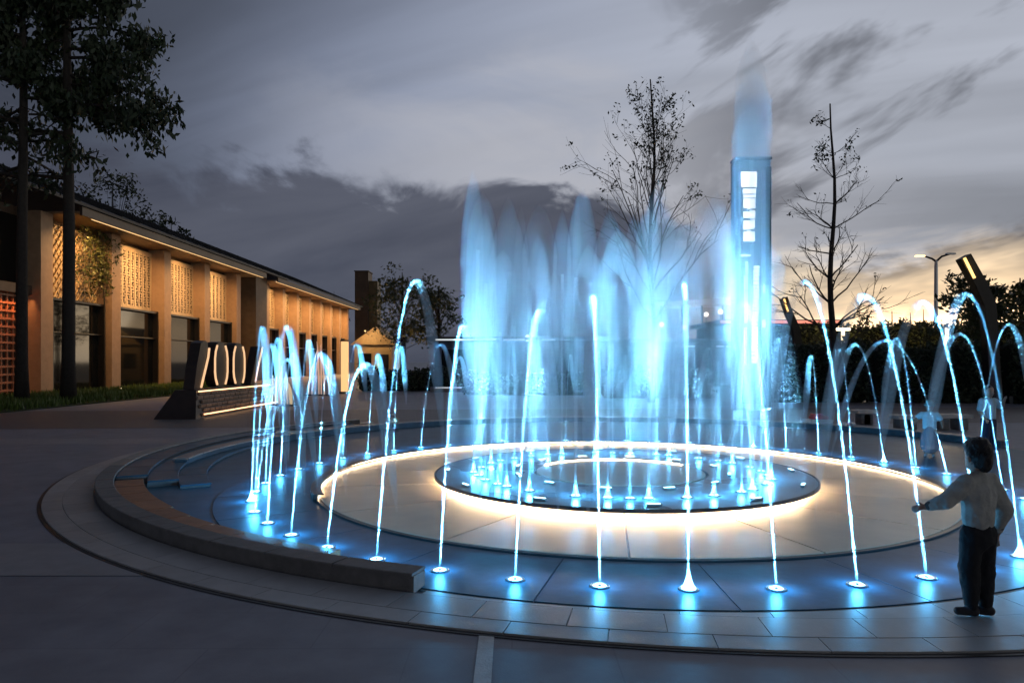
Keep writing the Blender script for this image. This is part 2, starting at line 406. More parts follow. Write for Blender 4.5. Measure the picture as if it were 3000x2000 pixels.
special = {-4: (2.42, .56), -3: (1.98, .5), -2: (2.1, .5), -1: (2.2, .45), 0: (2.3, .5), 1: (2.15, .55), 4: (2.2, .5), 2: (2.36, .72), 3: (2.24, .55), 5: (2.3, .45), -5: (1.65, .4), -6: (1.75, .3), -7: (2.05, .22),
           -8: (1.7, .35), -9: (2.1, .12), -10: (1.9, .2), -11: (2.0, .15), -12: (1.8, .2), 35: (2.0, .2), 34: (1.7, .15), 33: (2.0, .25), 32: (1.8, .2), 31: (1.95, .2), 11: (2.05, .5), 12: (2.2, -.42), 13: (2.0, .9), 14: (2.05, .3), 6: (2.0, -.06), 7: (1.9, -.1), 8: (2.0, -.1), 9: (2.1, -.08), 10: (1.9, -.05)}
NJ = 48
def jet_label(k):
    if -12 <= k <= 3: return ordinal(3 - k) + ' thin arching jet of the outer ring counted leftwards from the boy'
    if k == 4: return 'thin jet of the outer ring rising just behind the boy'
    if 5 <= k <= 11: return ordinal(k - 5) + ' outer ring jet to the right of the boy'
    return ordinal(35 - k) + ' far side jet of the outer ring counted from its left end'
for k in range(-12, 36):
    a = R(-92.85 + 360 / NJ * k); r = Vector((math.cos(a), math.sin(a), 0)); b = C1 + 5.0 * r; b.z = .014
    H, s = special.get(k, (rw.uniform(1.75, 2.25), rw.uniform(.22, .6)))
    side = Vector((-r.y, r.x, 0)) * rw.uniform(-.08, .08)
    t = empty('water_jet', b, jet_label(k), 'water jet', 'thin jets of the outer fountain ring')
    N = 18
    path = lambda u: b + (side - r * s) * u + Vector((0, 0, .01 + H * (1 - (1 - u) ** 2)))
    up = [path(1.02 * i / N) for i in range(N + 1)]
    MB().tube(up, [(.0092 if -6 <= k <= 5 else .0115) + .004 * (i / N) + .012 * (i / N) ** 4 for i in range(N + 1)], 8).build('rising_stream', W_stream, t, True)
    w = rw.uniform(.8, 1.25); e = rw.uniform(.7, .97)
    dn = [path(.93 + (e + .05) * i / N) for i in range(N + 1)]
    MB().tube(dn, [w * (.016 + .016 * min(1, i / 3) + .040 * (i / N) ** 1.3) * min(1, .12 + (N - i) / 5) for i in range(N + 1)], 10, True, wobble(.03, 10)).build('falling_spray', W_spray, t, True)
    big = k in (0, -9, 5, 15, 19)
    if big: MB().tube([b + Vector((0, 0, .004 + z)) for z in (0, .02, .05, .09, .15)], (.065, .05, .030, .018, .008), 12).build('base_splash', W_splash, t, True)
    front = -5 <= k <= 4
    nozzle(b, up[11 if front else 14] - up[0], 64 if front else 30, 9 if big else 6, .16, 11 if front else 20)

# centre ring: tall misty columns, thin jets between them
def on_ring(x, near, rr=2.05):
    d = Vector((x - 1176, F, 0)).normalized(); bq = -d.dot(C1); cq = C1.dot(C1) - rr * rr
    disc = max(0, bq * bq - cq); q = -bq - math.sqrt(disc) if near else -bq + math.sqrt(disc)
    return d * q
#          x     near  top   half-width px  lean(px at top)
columns = [(1088, 1, 388, 24, 14), (1128, 0, 500, 26, 4), (1164, 1, 446, 44, 8), (1216, 1, 478, 25, 0), (1258, 0, 560, 22, 0), (1290, 0, 480, 17, 2), (1322, 1, 456, 9, 3),
           (1366, 0, 560, 30, 0), (1396, 1, 432, 44, 6), (1448, 0, 520, 34, -4), (1490, 1, 545, 40, 4), (1536, 0, 476, 36, 0), (1578, 1, 418, 48, -4),
           (1640, 1, 452, 30, -6), (1682, 0, 482, 28, 0), (1728, 1, 84, 46, -2), (1772, 1, 556, 17, 6)]
spots = []
for i, (x, near, top, hw, lean) in enumerate(columns):
    b = on_ring(x, near); b.z = .119; d = b.y; spots.append(b)
    H = 1.7 + (831 - top) / F * d - .119; W = (1.0 if hw == 46 else 1.45) * hw / F * d
    tall = H > 5.5
    lab = ('tallest misty blue water column reaching above the sign tower' if tall else
           ordinal(i) + ' misty blue water column of the centre ring counted from the left')
    t = empty('water_column', b, lab, 'water column', 'tall columns of the centre ring')
    N = 26; ax = [b + Vector((lean / F * d * (j / N), 0, .012 + H * j / N)) for j in range(N + 1)]
    nst = 3 if tall else 3 if hw >= 36 else 2 if hw >= 22 else 1
    for q_ in range(nst):
        hs = 1.0 if q_ == 0 else (rw.uniform(.86, .98) if tall else rw.uniform(.84, .99)); off = 0 if nst == 1 else (q_ - (nst - 1) / 2) * W * .95 + rw.uniform(-.15, .15) * W
        offy = rw.uniform(-.12, .12); wst = W * (1.05 if nst == 1 else .80 if nst == 2 else .72) * rw.uniform(.85, 1.15); fade = rw.uniform(.72, .86) if not tall else .90; ph = rw.uniform(0, 6)
        if tall: hs = (1.0, .93, .85)[q_]; wst = W * (.9, 1.0, 1.1)[q_]; off = offy = (0, .03, -.03)[q_]
        def prof(u):
            grow = min(1, max(0, u - .04) / .42) ** 1.1
            topf = max(0.0, 1 - max(0, (u - fade) / (1 - fade)) ** 1.5) ** .8
            return .016 + (wst - .016) * grow * (.88 + .12 * math.sin(u * 9 + ph)) * topf
        sx = [b + Vector((lean / F * d * (j / N) + off * min(1, j / N * 2.2), offy * min(1, j / N * 2.2), .012 + H * hs * j / N)) for j in range(N + 1)]
        MB().tube(sx, [max(.004, prof(j / N)) if j < N else .003 for j in range(N + 1)], 18, True, wobble(.035, 18)).build('mist', W_mist, t, True)
    M2 = int(N * .8)
    MB().tube(ax[:M2], [.018 + .022 * j / N for j in range(M2)], 8).build('core_stream', W_stream, t, True)
    MB().tube([b + Vector((0, 0, .004 + z)) for z in (0, .03, .08, .18, .34)], [.055, .042, .026, .017, .01], 12).build('base_splash', W_splash, t, True)
    nozzle(b, Vector((lean / F * d, 0, H)), 28 if tall else 2.5, 8.0, .62 if tall else .26, 4 if tall else 9, BLUE2)
j = 0
cand = []
for k in range(34):
    a = 2 * math.pi * k / 34; b = C1 + Vector((2.05 * math.cos(a), 2.05 * math.sin(a), .119))
    if all((b - q).length > .17 for q in spots): cand.append(b)
cand.sort(key=lambda p: p.x / p.y)
for j, b in enumerate(cand):
    H = rw.uniform(1.3, 2.7)
    t = empty('water_jet', b, ordinal(j) + ' thin upright jet of the centre ring counted from the left', 'water jet', 'thin jets of the centre ring')
    N = 14; ax = [b + Vector((0, 0, .012 + H * q / N)) for q in range(N + 1)]
    MB().tube(ax, [.013 + .012 * q / N for q in range(N + 1)], 8).build('rising_stream', W_stream, t, True)
    W = rw.uniform(.05, .11)
    MB().tube(ax[3:], [W * (.3 + .7 * min(1, q / 6)) * (1 if q < N - 3 else .3) for q in range(N - 2)], 12, True, wobble(.08, 12)).build('falling_spray', W_mist, t, True)
    if j % 3 == 0: MB().tube([b + Vector((0, 0, .004 + z)) for z in (0, .03, .07, .13)], [.045, .032, .018, .009], 12).build('base_splash', W_splash, t, True)
    nozzle(b, (0, 0, 1), 6, 4.5, .16, 12)
for k in range(24):
    outer = k % 2; a = R(15 + 15 * k); rr = 2.48 if outer else 1.52
    q = C1 + Vector((rr * math.cos(a), rr * math.sin(a), .119)); tl = -.115 if outer else .13; M = Matrix.Rotation(a + math.pi / 2, 4, 'Z')
    fl = MB().cbox((q.x, q.y, .134), (.17, .05, .03), .008, M).build('floodlight', M_steel, cap)
    MB().cbox((q.x, q.y, .1505), (.14, .035, .003), .001, M).build('lens', L_blue, fl)
    lamp('flood_beam', 'AREA', q + Vector((0, 0, .04)), 26 if outer else 11, BLUE2, fl, (tl * math.cos(a), tl * math.sin(a), 1), .12, 16)
hz = MB().tube([C1 + Vector((0, 0, z)) for z in (.125, .6, 1.4, 2.2, 2.9)], [2.55, 2.6, 2.45, 2.3, 1.9], 40).build('drifting_spray', W_haze, None, True)
tag(hz, 'thin blue spray hanging in the air over the centre ring', 'spray', kind='stuff')
# ------------------------------------------------------------------ long lit pavilion
FX = -24.0
M_col = pm('tan rendered column', (.36, .235, .155), .6, var=.14, scale=3, bump=.1, bscale=40, rnd=.06)
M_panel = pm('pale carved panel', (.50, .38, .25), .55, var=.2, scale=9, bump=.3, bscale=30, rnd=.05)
M_glyph = pm('dark carved strokes', (.05, .035, .025), .6, var=.3)
M_roof = pm('dark metal roof', (.022, .022, .025), .6, var=.3, scale=2)
M_soffit = pm('timber soffit', (.30, .19, .12), .55, var=.2, scale=6)
M_glass = pm('dark reflecting glass', (.008, .009, .010), .05, var=.2, spec=.2)
M_frame = pm('black window frame', (.012, .010, .010), .35, var=.3)
M_core = pm('brown inner wall', (.11, .072, .05), .6, var=.25, scale=2)
M_lattice = pm('red brown lattice', (.34, .115, .05), .5, var=.3, scale=12)
pav = empty('pavilion', (FX, 24, 0), 'long low hall with warm lit columns and carved panels under a dark roof', 'building')
MB().box(-25.6, -25.2, 18, 104, 0, 9.6).build('wall', M_core, pav)
colY = [30.1, 36.5, 42.9, 49.3, 55.7, 62.1] + [69.6 + 4.85 * i for i in range(8)]
for y in colY:
    MB().cbox((-24.55, y, 4.72), (1.1, .95 if y < 65 else .8, 9.42), .03).build('column', M_col, pav)
MB().cbox((-24.4, 66.2, 5.0), (1.9, 2.9, 9.95), .04).build('pilaster', M_core, pav)
rg = random.Random(3)
WARM = (1.0, .55, .20)
def bay(y0, y1, i):
    w = y1 - y0; ym = (y0 + y1) / 2
    if i >= 1:                                                    # carved panel above
        p = MB().cbox((-25.0, ym, 7.15), (.22, w - .1, 4.1), .03).build('carved_panel', M_panel, pav)
        q = MB()
        if i == 1:                                                # diagonal lattice
            for s_ in (-1, 1):
                for k in range(-9, 24):
                    c = y0 + k * .42; a = (c, 5.15); b = (c + s_ * 3.2, 9.15)
                    def cl(t): return (a[0] + (b[0] - a[0]) * t, a[1] + (b[1] - a[1]) * t)
                    ts = [t / 24 for t in range(25) if y0 + .1 < cl(t / 24)[0] < y1 - .1]
                    if len(ts) > 2:
                        A, B = cl(ts[0]), cl(ts[-1]); L = math.hypot(B[0] - A[0], B[1] - A[1])
                        M = Matrix.Rotation(math.atan2(B[1] - A[1], B[0] - A[0]), 4, 'X')
                        q.cbox((-24.84 + .04 * s_, (A[0] + B[0]) / 2, (A[1] + B[1]) / 2), (.06, L, .07), .01, M)
            q.build('lattice', pm('gold brown lattice', (.42, .28, .13), .5, var=.3), p)
        else:                                                     # columns of carved writing, too small to read
            ncol = 10 if i < 4 else 7
            for c in range(ncol):
                yy = y0 + .75 + (w - 1.4) * (c + .5) / ncol
                q.box(-24.895, -24.88, yy + .19, yy + .205, 5.35, 8.95)
                for r_ in range(20):
                    zz = 5.4 + 3.5 * (r_ + .5) / 20
                    for s_ in range(5):
                        dy, dz = rg.uniform(-.09, .09), rg.uniform(-.05, .05); hv = rg.random() < .5
                        q.box(-24.895, -24.872, yy + dy - (.09 if hv else .02), yy + dy + (.09 if hv else .02), zz + dz - (.014 if hv else .055), zz + dz + (.014 if hv else .055))
            if q.v:
                o = q.build('raised_writing', M_glyph, p); o['kind'] = 'stuff'
        # glazed front below
        f = MB(); f.cbox((-24.6, y0 + .75, 2.6), (.7, .35, 5.1), .02); f.cbox((-24.6, y1 - .65, 2.6), (.5, .12, 5.1), .02)
        f.cbox((-24.6, ym, 5.06), (.5, w - 1.6, .14), .02); f.cbox((-24.62, ym + .05, 3.3), (.3, w - 1.5, .09), .02)
        fr = f.build('door_frame', M_frame, pav)
        MB().box(-24.72, -24.69, y0 + .9, y1 - .7, .02, 3.25).build('glass_pane', M_glass, fr)
        MB().box(-24.72, -24.69, y0 + .9, y1 - .7, 3.35, 5.0).build('glass_pane', M_glass, fr)
    else:
        f = MB(); f.cbox((-24.75, ym, 5.35), (.6, w - .9, .5), .03)
        hd = f.build('lintel', M_core, pav)
        MB().box(-25.1, -25.07, y0 + .5, y1 - .5, 5.65, 9.1).build('upper_window', M_glass, pav)
        q = MB(); n = 13
        for k in range(n + 1):
            yy = y0 + .55 + (w - 1.1) * k / n; q.box(-24.86, -24.78, yy - .05, yy + .05, .1, 5.1)
        for k in range(13):
            zz = .3 + 4.7 * k / 12; q.box(-24.80, -24.72, y0 + .5, y1 - .5, zz - .05, zz + .05)
        q.build('lattice_screen', M_lattice, pav)
        MB().box(-25.18, -25.12, y0 + .5, y1 - .5, .05, 5.1).build('screen_backing', M_core, pav)
        lamp('screen_wash', 'AREA', (-24.35, ym, 5.0), 55, (1, .42, .14), pav, (-.35, 0, -1), w - 1.2, 100, .12)
bays = [(23.7, 30.1), (30.1, 36.5), (36.5, 42.9), (42.9, 49.3), (49.3, 55.7), (55.7, 62.1)]
for i, (a, b) in enumerate(bays): bay(a, b, i - 1)
for k in range(7): bay(69.6 + 4.85 * k, 74.45 + 4.85 * k, 5)
# eaves and roof
ef = MB(); ef.box(-25.3, -22.55, 36.9, 64.6, 9.44, 9.56); ef.box(-25.3, -22.55, 67.8, 104.6, 9.44, 9.56)
eav = ef.build('soffit', M_soffit, pav)
ff = MB(); ff.box(-22.55, -22.42, 36.9, 64.6, 9.36, 9.80); ff.box(-22.55, -22.42, 67.8, 104.6, 9.36, 9.80)
ff.build('fascia', pm('dark timber fascia', (.075, .05, .035), .5, var=.25, scale=4), pav)
rf = MB(); rf.add([(-22.3, 16, 9.82), (-22.3, 105.5, 9.82), (-32.5, 105.5, 14.1), (-32.5, 16, 14.1), (-22.3, 16, 9.97), (-22.3, 105.5, 9.97), (-32.5, 105.5, 14.25), (-32.5, 16, 14.25),
                   (-42, 16, 10), (-42, 105.5, 10)],
       [(3, 2, 1, 0), (4, 5, 6, 7), (0, 1, 5, 4), (7, 6, 9, 8), (1, 2, 6, 5), (0, 4, 7, 3)])
roof = rf.build('roof', M_roof, pav)
for k in range(46):
    y = 17 + k * 1.96
    MB().add([(-22.31, y - .04, 9.98), (-22.31, y + .04, 9.98), (-32.5, y + .04, 14.26), (-32.5, y - .04, 14.26), (-22.31, y - .04, 10.03), (-22.31, y + .04, 10.03), (-32.5, y + .04, 14.31), (-32.5, y - .04, 14.31)],
             [(0, 1, 2, 3), (7, 6, 5, 4), (0, 4, 5, 1), (1, 5, 6, 2), (3, 7, 4, 0)]).build('standing_seam', M_roof, roof)
MB().box(-40, -25.7, 104.3, 104.7, 0, 10).build('end_wall', M_core, pav)
Ls = glow('eave led strip', (1.0, .62, .27), 1.3)
MB().box(-22.72, -22.63, 38.2, 64.4, 9.37, 9.43).build('light_strip', Ls, pav)
MB().box(-22.72, -22.63, 68.0, 104.2, 9.37, 9.43).build('light_strip', Ls, pav)
for (a, b) in bays[2:]: lamp('eave_wash', 'AREA', (-23.35, (a + b) / 2, 9.38), 820 * rg.uniform(.7, 1.15), WARM, pav, (-.42, 0, -1), .25, 150, b - a - .6)
for k in range(7): lamp('eave_wash', 'AREA', (-23.35, 72.0 + 4.85 * k, 9.38), 760, WARM, pav, (-.42, 0, -1), .25, 150, 4.4)
for y in (42.9, 49.3, 55.7, 62.1):
    lamp('column_uplight', 'SPOT', (-24.22, y + .72, .12), 420, (1, .74, .36), pav, (-.07, 0, 1), .06, cone=46, blend=.8)
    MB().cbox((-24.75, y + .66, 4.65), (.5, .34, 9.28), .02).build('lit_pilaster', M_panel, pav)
    MB().cbox((-24.22, y + .72, .06), (.2, .2, .1), .02).build('uplight', glow('uplight lens', (1, .8, .45), 6), pav)
for y in (71, 81, 91): lamp('column_uplight', 'SPOT', (-24.0, y + .75, .12), 200, (1, .72, .36), pav, (-.08, -.06, 1), .06, cone=60, blend=.8)
# lawn
M_lawn = pm('lawn soil', (.035, .05, .015), .9, var=.3, scale=4)
lw = MB(); lw.add([(-24.0, 14, .05), (-17.0, 14, .05), (-17.0, 44, .05), (-19.5, 54, .05), (-24.0, 60, .05), (-24.0, 14, 0), (-17.0, 14, 0), (-17.0, 44, 0), (-19.5, 54, 0), (-24, 60, 0)],
      [(0, 1, 2, 3, 4), (6, 7, 2, 1), (7, 8, 3, 2), (8, 9, 4, 3)])
tag(lw.build('lawn', M_lawn), 'strip of lawn between the lit hall and the plaza', 'lawn', kind='structure')
gr = MB(); rgz = random.Random(5)
for k in range(15000):
    y = rgz.uniform(20, 58); xm = -17.02 if y < 44 else -17 - (y - 44) * .3
    x = rgz.uniform(-23.9, xm); h = rgz.uniform(.14, .34); a = rgz.uniform(0, 6.28); w = rgz.uniform(.02, .05)
    c, s_ = math.cos(a) * w, math.sin(a) * w; tx, ty = rgz.uniform(-.1, .1), rgz.uniform(-.1, .1)
    gr.add([(x - c, y - s_, .05), (x + c, y + s_, .05), (x + tx, y + ty, .05 + h)], [(0, 1, 2)])
tag(gr.build('grass', leafmat('grass blades', (.06, .11, .015), (.14, .2, .03))), 'short green grass of the lawn beside the lit hall', 'grass', kind='stuff')

# ------------------------------------------------------------------ trees
def limb(mb, p, d, L, r, rnd, depth, tips, nseg=4, up=.15, curl=.25, spread=(.5, .95), kids=(3, 5), shrink=.62, ns=5, rend=.55):
    pts = [Vector(p)]; rad = [r]; d = Vector(d).normalized()
    for i in range(nseg):
        d = (d + Vector((rnd.uniform(-curl, curl), rnd.uniform(-curl, curl), rnd.uniform(-curl, curl) + up * .5))).normalized()
        pts.append(pts[-1] + d * L / nseg); rad.append(r * (1 - (1 - rend) * (i + 1) / nseg))
    mb.tube(pts, rad, ns, True)
    tips.append((pts[-1], d, depth)); tips.append((pts[len(pts) // 2], d, depth))
    if depth <= 0: return
    for k in range(rnd.randint(*kids)):
        t = rnd.uniform(.3, 1.0); i = min(nseg - 1, int(t * nseg)); q = pts[i].lerp(pts[i + 1], t * nseg - i)
        a = rnd.uniform(0, 6.28); o = d.orthogonal().normalized(); o = Matrix.Rotation(a, 3, d) @ o
        ang = rnd.uniform(*spread)
        nd = d * math.cos(ang) + o * math.sin(ang)
        limb(mb, q, nd, L * shrink * rnd.uniform(.75, 1.15), max(.006, r * .5), rnd, depth - 1, tips, max(2, nseg - 1), up, curl, spread, kids, shrink, max(3, ns - 1), rend)

def leaves(mb, c, n, rad, size, rnd, flat=1.0, droop=0.0, asp=.45):
    for _ in range(n):
        p = Vector(c) + Vector((rnd.gauss(0, rad), rnd.gauss(0, rad), rnd.gauss(0, rad * flat)))
        a = Vector((rnd.uniform(-1, 1), rnd.uniform(-1, 1), rnd.uniform(-1, 1) - droop)).normalized(); b = a.orthogonal().normalized()
        b = Matrix.Rotation(rnd.uniform(0, 6.28), 3, a) @ b; s = size * rnd.uniform(.6, 1.3)
        mb.add([p - a * s * .5, p + b * s * asp * .5, p + a * s * .5, p - b * s * asp * .5], [(0, 1, 2, 3)])

M_bark = pm('dark bark', (.028, .023, .02), .85, var=.35, scale=10, bump=.5, bscale=20)
M_bark2 = pm('twig bark', (.040, .030, .026), .8, var=.3, scale=10)
LF_dark = leafmat('dark evergreen leaves', (.012, .022, .012), (.035, .055, .022))
LF_mid = leafmat('dusky leaves', (.02, .032, .012), (.06, .075, .022))
LF_gold = leafmat('olive leaves', (.045, .06, .015), (.11, .11, .03))

def tall_tree(x, y, H, r0, label, seed, zlow, spread_, reach_dir=None):
    rnd = random.Random(seed)
    t = empty('evergreen_tree', (x, y, .05), label, 'tree', 'tall evergreens in front of the hall')
    tr = MB(); n = 14
    pts = [(x + .18 * math.sin(i * .5 + seed) * (i / n), y + .15 * math.cos(i * .6) * (i / n), .03 + H * i / n) for i in range(n + 1)]
    tr.tube(pts, [r0 * (1.25 if i == 0 else 1) * (1 - .75 * (i / n) ** 1.3) for i in range(n + 1)], 10)
    lf = MB(); tips = []
    for k in range(34):
        z = zlow + (H - zlow) * (k / 34) ** .9; a = rnd.uniform(0, 6.28); u = (z - zlow) / (H - zlow)
        L = spread_ * (1 - .45 * u) * rnd.uniform(.55, 1.1)
        if reach_dir and k in reach_dir: a, L = reach_dir[k]
        d = Vector((math.cos(a), math.sin(a), rnd.uniform(-.05, .35)))
        i = min(n - 1, int(z / H * n))
        tips = []
        limb(tr, (pts[i][0], pts[i][1], z), d, L, .05 + .04 * (1 - u), rnd, 1, tips, 5, -.10, .16, (.4, .9), (3, 4), .45, 4)
        dens = .35 if z < zlow + 3 else 1
        for (p, dd, dp) in tips:
            if rnd.random() < (.8 if dens == 1 else .3):
                leaves(lf, p + Vector((0, 0, -.12)), int(64 * dens) + 8, .30, .34, rnd, .9, 1.1, .42)
    tr.build('trunk', M_bark, t, True)
    lf.build('crown', LF_dark, t)
tall_tree(-20.1, 29.0, 21.5, .24, 'tall evergreen with bare lower trunk at the left picture edge', 11, 9.2, 3.0)
tall_tree(-18.7, 29.8, 22.5, .27, 'tall evergreen whose long leafy bough reaches out over the hall roof', 12, 9.4, 3.0, {6: (.05, 3.0), 7: (-.1, 3.9), 9: (.2, 3.6), 12: (0, 3.2), 15: (-.2, 3.0), 19: (.1, 2.9), 23: (.1, 2.9), 27: (0, 2.8)})

def bare_tree(name, x, y, H, r0, label, seed, vase):
    rnd = random.Random(seed); t = empty(name, (x, y, 0), label, 'tree', 'leafless trees behind the fountain')
    tr = MB(); n = 12; tips = []
    pts = [(x + .1 * math.sin(i * .9 + seed), y, -.02 + H * i / n) for i in range(n + 1)]
    tr.tube(pts, [r0 * (1 - .9 * (i / n) ** .8) + .012 for i in range(n + 1)], 8)
    m = 30 if vase else 34
    for k in range(m):
        u = (.30 + .62 * k / m) if vase else (.22 + .74 * k / m)
        z = H * u; i = min(n - 1, int(u * n)); a = k * 2.4 + rnd.uniform(-.4, .4)
        if vase: L = (1 - u) * H * .52 * rnd.uniform(.7, 1.15) + .5; el_ = rnd.uniform(1.0, 1.3)
        else: L = (1.05 - u) ** .8 * H * .235 * rnd.uniform(.7, 1.2) + .25; el_ = rnd.uniform(.15, .75)
        d = Vector((math.cos(a) * math.cos(el_), math.sin(a) * math.cos(el_), math.sin(el_)))
        limb(tr, pts[i], d, L, max(.014, r0 * .34 * (1.1 - u)), rnd, 2, tips, 5, .10, .2, (.35, .85), (3, 4), .5, 4, .4)
    b = tr.build('trunk', M_bark2, t)
    lf = MB()
    for (p, d, dp) in tips:
        if p.z > H * (.62 if vase else .8) and rnd.random() < (.28 if vase else .14): leaves(lf, p, 5, .09, .16, rnd)
        elif rnd.random() < .05: leaves(lf, p, 3, .08, .14, rnd)
    lf.build('last_leaves', LF_dark, t)
p = at(1498, 0, 30); bare_tree('leafless_tree', p.x, p.y, 13.7, .15, 'leafless vase shaped tree rising behind the misty water columns', 31, True)
p = at(1912, 0, 29); bare_tree('leafless_tree', p.x, p.y, 12.3, .16, 'leafless pointed tree with upswept boughs beside the sign tower', 38, False)

def leafy_tree(name, x, y, H, cr, label, seed, mat, nclump=60, cz=.62, fl=.7, sz=.32, group='trees beyond the plaza', per=34):
    rnd = random.Random(seed); t = empty(name, (x, y, 0), label, 'tree', group)
    tr = MB(); tips = []
    tr.tube([(x, y, -.02), (x + .05, y, H * .3), (x, y + .05, H * .6), (x - .05, y, H * .93)], [cr * .09, cr * .07, cr * .05, .03], 7)
    lf = MB()
    for k in range(nclump):
        a = rnd.uniform(0, 6.28); v = rnd.uniform(-1, 1); rr = math.sqrt(max(0, 1 - v * v)) * rnd.uniform(.35, 1.08)
        bump = 1 + .25 * math.sin(3 * a + seed) * (1 if v > 0 else .4)
        c = Vector((x + cr * rr * bump * math.cos(a), y + cr * rr * bump * math.sin(a), H * cz + cr * fl * v * bump * 1.3))
        if c.z > H: c.z = H - rnd.uniform(0, .4)
        if c.z < .4: c.z = .4 + rnd.random()
        tr.tube([(x, y, min(c.z, H * .85) * .72), c], [.035, .01], 4)
        leaves(lf, c, per, cr * .13, sz, rnd, .8)
    tr.build('trunk', M_bark, t); lf.build('crown', mat, t)
for (px, pt, d, cr, nm, lab, mt, nc) in (
        (925, 606, 62, 3.2, 'broadleaf_tree', 'dark leafy tree behind the far end of the lit hall', LF_mid, 70),
        (1008, 640, 58, 2.3, 'broadleaf_tree', 'smaller dark tree next to the misty columns, right of the leafy tree', LF_mid, 50),
        (2242, 592, 34, 1.75, 'broadleaf_tree', 'loose leafy tree behind the bent light column', LF_mid, 46),
        (2345, 618, 36, 1.5, 'broadleaf_tree', 'layered dark tree at the right picture edge', LF_mid, 40),
        (2050, 702, 60, 1.5, 'young_tree', 'small bushy tree under the sunset left of the street lamp', LF_gold, 30),
        (2092, 706, 64, 1.4, 'young_tree', 'small pointed tree just left of the street lamp pole', LF_gold, 26),
        (2122, 698, 66, 1.2, 'young_tree', 'narrow small tree standing at the street lamp pole', LF_gold, 22),
        (1990, 730, 52, 1.6, 'young_tree', 'low rounded tree behind the hedge right of the pointed bare tree', LF_gold, 28),
        (2190, 700, 60, 1.6, 'young_tree', 'small tree behind the lit lamp post', LF_gold, 26),
        (2300, 700, 40, 1.6, 'young_tree', 'dark low tree right of the bent light column', LF_mid, 30),
        (260, 392, 60, 3.0, 'broadleaf_tree', 'dark tree showing over the hall roof beside the tall trunk', LF_dark, 40),
        (345, 470, 66, 2.4, 'broadleaf_tree', 'rounded dark tree top above the hall roof', LF_dark, 34),
        (395, 488, 72, 2.0, 'broadleaf_tree', 'small dark tree top lowest along the hall roof', LF_dark, 30),
        (768, 655, 118, 2.0, 'broadleaf_tree', 'tiny tree tip over the far end of the hall roof', LF_dark, 16)):
    q = at(px, pt, d); leafy_tree(nm, q.x, q.y, q.z, cr, lab, int(px), mt, nc, cz=(.62 if px > 500 else .82), sz=.34 if d < 70 else .5)
# climbing plant on the diagonal lattice
vn = empty('climbing_vine', (-24.2, 41.6, 0), 'green climbing vine hanging over the carved lattice panel', 'vine')
vm = MB(); vl = MB(); rv = random.Random(9)
for k in range(9):
    y = 40.2 + k * .33; pts = [(-24.4, y, 9.3)]
    for i in range(6): pts.append((-24.3 + rv.uniform(-.1, .3), pts[-1][1] + rv.uniform(-.25, .25), pts[-1][2] - rv.uniform(.3, .75)))
    vm.tube(pts, [.02] * 7, 4)
    for p in pts: leaves(vl, p, 22, .2, .22, rv)
vm.tube([(-24.3, 42.2, 0), (-24.25, 42.1, 5), (-24.4, 41.8, 9.3)], [.05, .04, .03], 5)
vm.build('stem', M_bark, vn); vl.build('foliage', LF_gold, vn)
# ------------------------------------------------------------------ sign tower
P = at(1729, 0, 25); tw = empty('sign_tower', (P.x, P.y, 0), 'tall slim sign tower with glowing white lettering behind the water columns', 'sign')
TX, TY, TZ = P.x, P.y, 8.83
M_tower = pm('grey blue tower cladding', (.20, .23, .28), .35, metal=.5, var=.12, scale=3)
M_tower2 = pm('pale tower cladding', (.42, .43, .50), .4, metal=.3, var=.1, scale=3)
MB().cbox((TX, TY + .25, TZ / 2), (1.24, .5, TZ), .03).build('body', M_tower, tw)
MB().cbox((TX + .36, TY - .03, TZ / 2 - .1), (.13, .10, TZ - .5), .02).build('fin', M_tower2, tw)
MB().cbox((TX + .53, TY - .05, TZ / 2 - .1), (.16, .14, TZ - .3), .02).build('fin', M_dark, tw)
MB().cbox((TX - .57, TY - .04, TZ / 2), (.08, .12, TZ - .1), .02).build('fin', M_dark, tw)
MB().cbox((TX, TY + .2, TZ + .05), (1.30, .6, .10), .02).build('cap', M_tower, tw)
MB().cbox((TX - .10, TY - .03, TZ / 2 - .2), (.62, .05, TZ - .9), .01).build('face_panel', pm('tower face panel', (.10, .16, .24), .3, var=.15), tw)
L_white = glow('white sign letters', (.93, .97, 1.0), 2.6)
L_cream = glow('cream sign light', (1.0, .80, .60), .9)
def z_of(y): return 1.7 + (831 - y) / F * 25
def x_of(x): return (x - 1176) / F * 25
def letter(x0, x1, y0, y1, mat=L_white, nm='letter', cut=()):
    q = MB(); a, b, c, d = x_of(x0), x_of(x1), z_of(y1), z_of(y0); yy = TY - .085
    if not cut: q.cbox(((a + b) / 2, yy, (c + d) / 2), (b - a, .05, d - c), .012)
    for (u0, u1, v0, v1) in cut:
        q.cbox((a + (b - a) * (u0 + u1) / 2, yy, c + (d - c) * (v0 + v1) / 2), ((b - a) * (u1 - u0), .05, (d - c) * (v1 - v0)), .008)
    return q.build(nm, mat, tw)
letter(1701, 1736, 396, 431)
letter(1705, 1734, 435, 446); letter(1706, 1733, 449, 455)
letter(1706, 1732, 458, 482, cut=((0, 1, .12, 1), (.35, .65, 0, .12)))
letter(1706, 1732, 485, 503, cut=((0, .5, .1, .85), (.55, 1, 0, 1), (.4, .6, .3, .6)))
letter(1706, 1731, 506, 528, cut=((0, .62, 0, .9), (.7, 1, .1, 1), (.6, .72, .3, .6)))
letter(1706, 1731, 531, 555, cut=((0, 1, 0, .88), (.3, .62, .88, 1)))
letter(1700, 1722, 585.5, 589.5, nm='light_bar')
rl = random.Random(4); y = 612.0
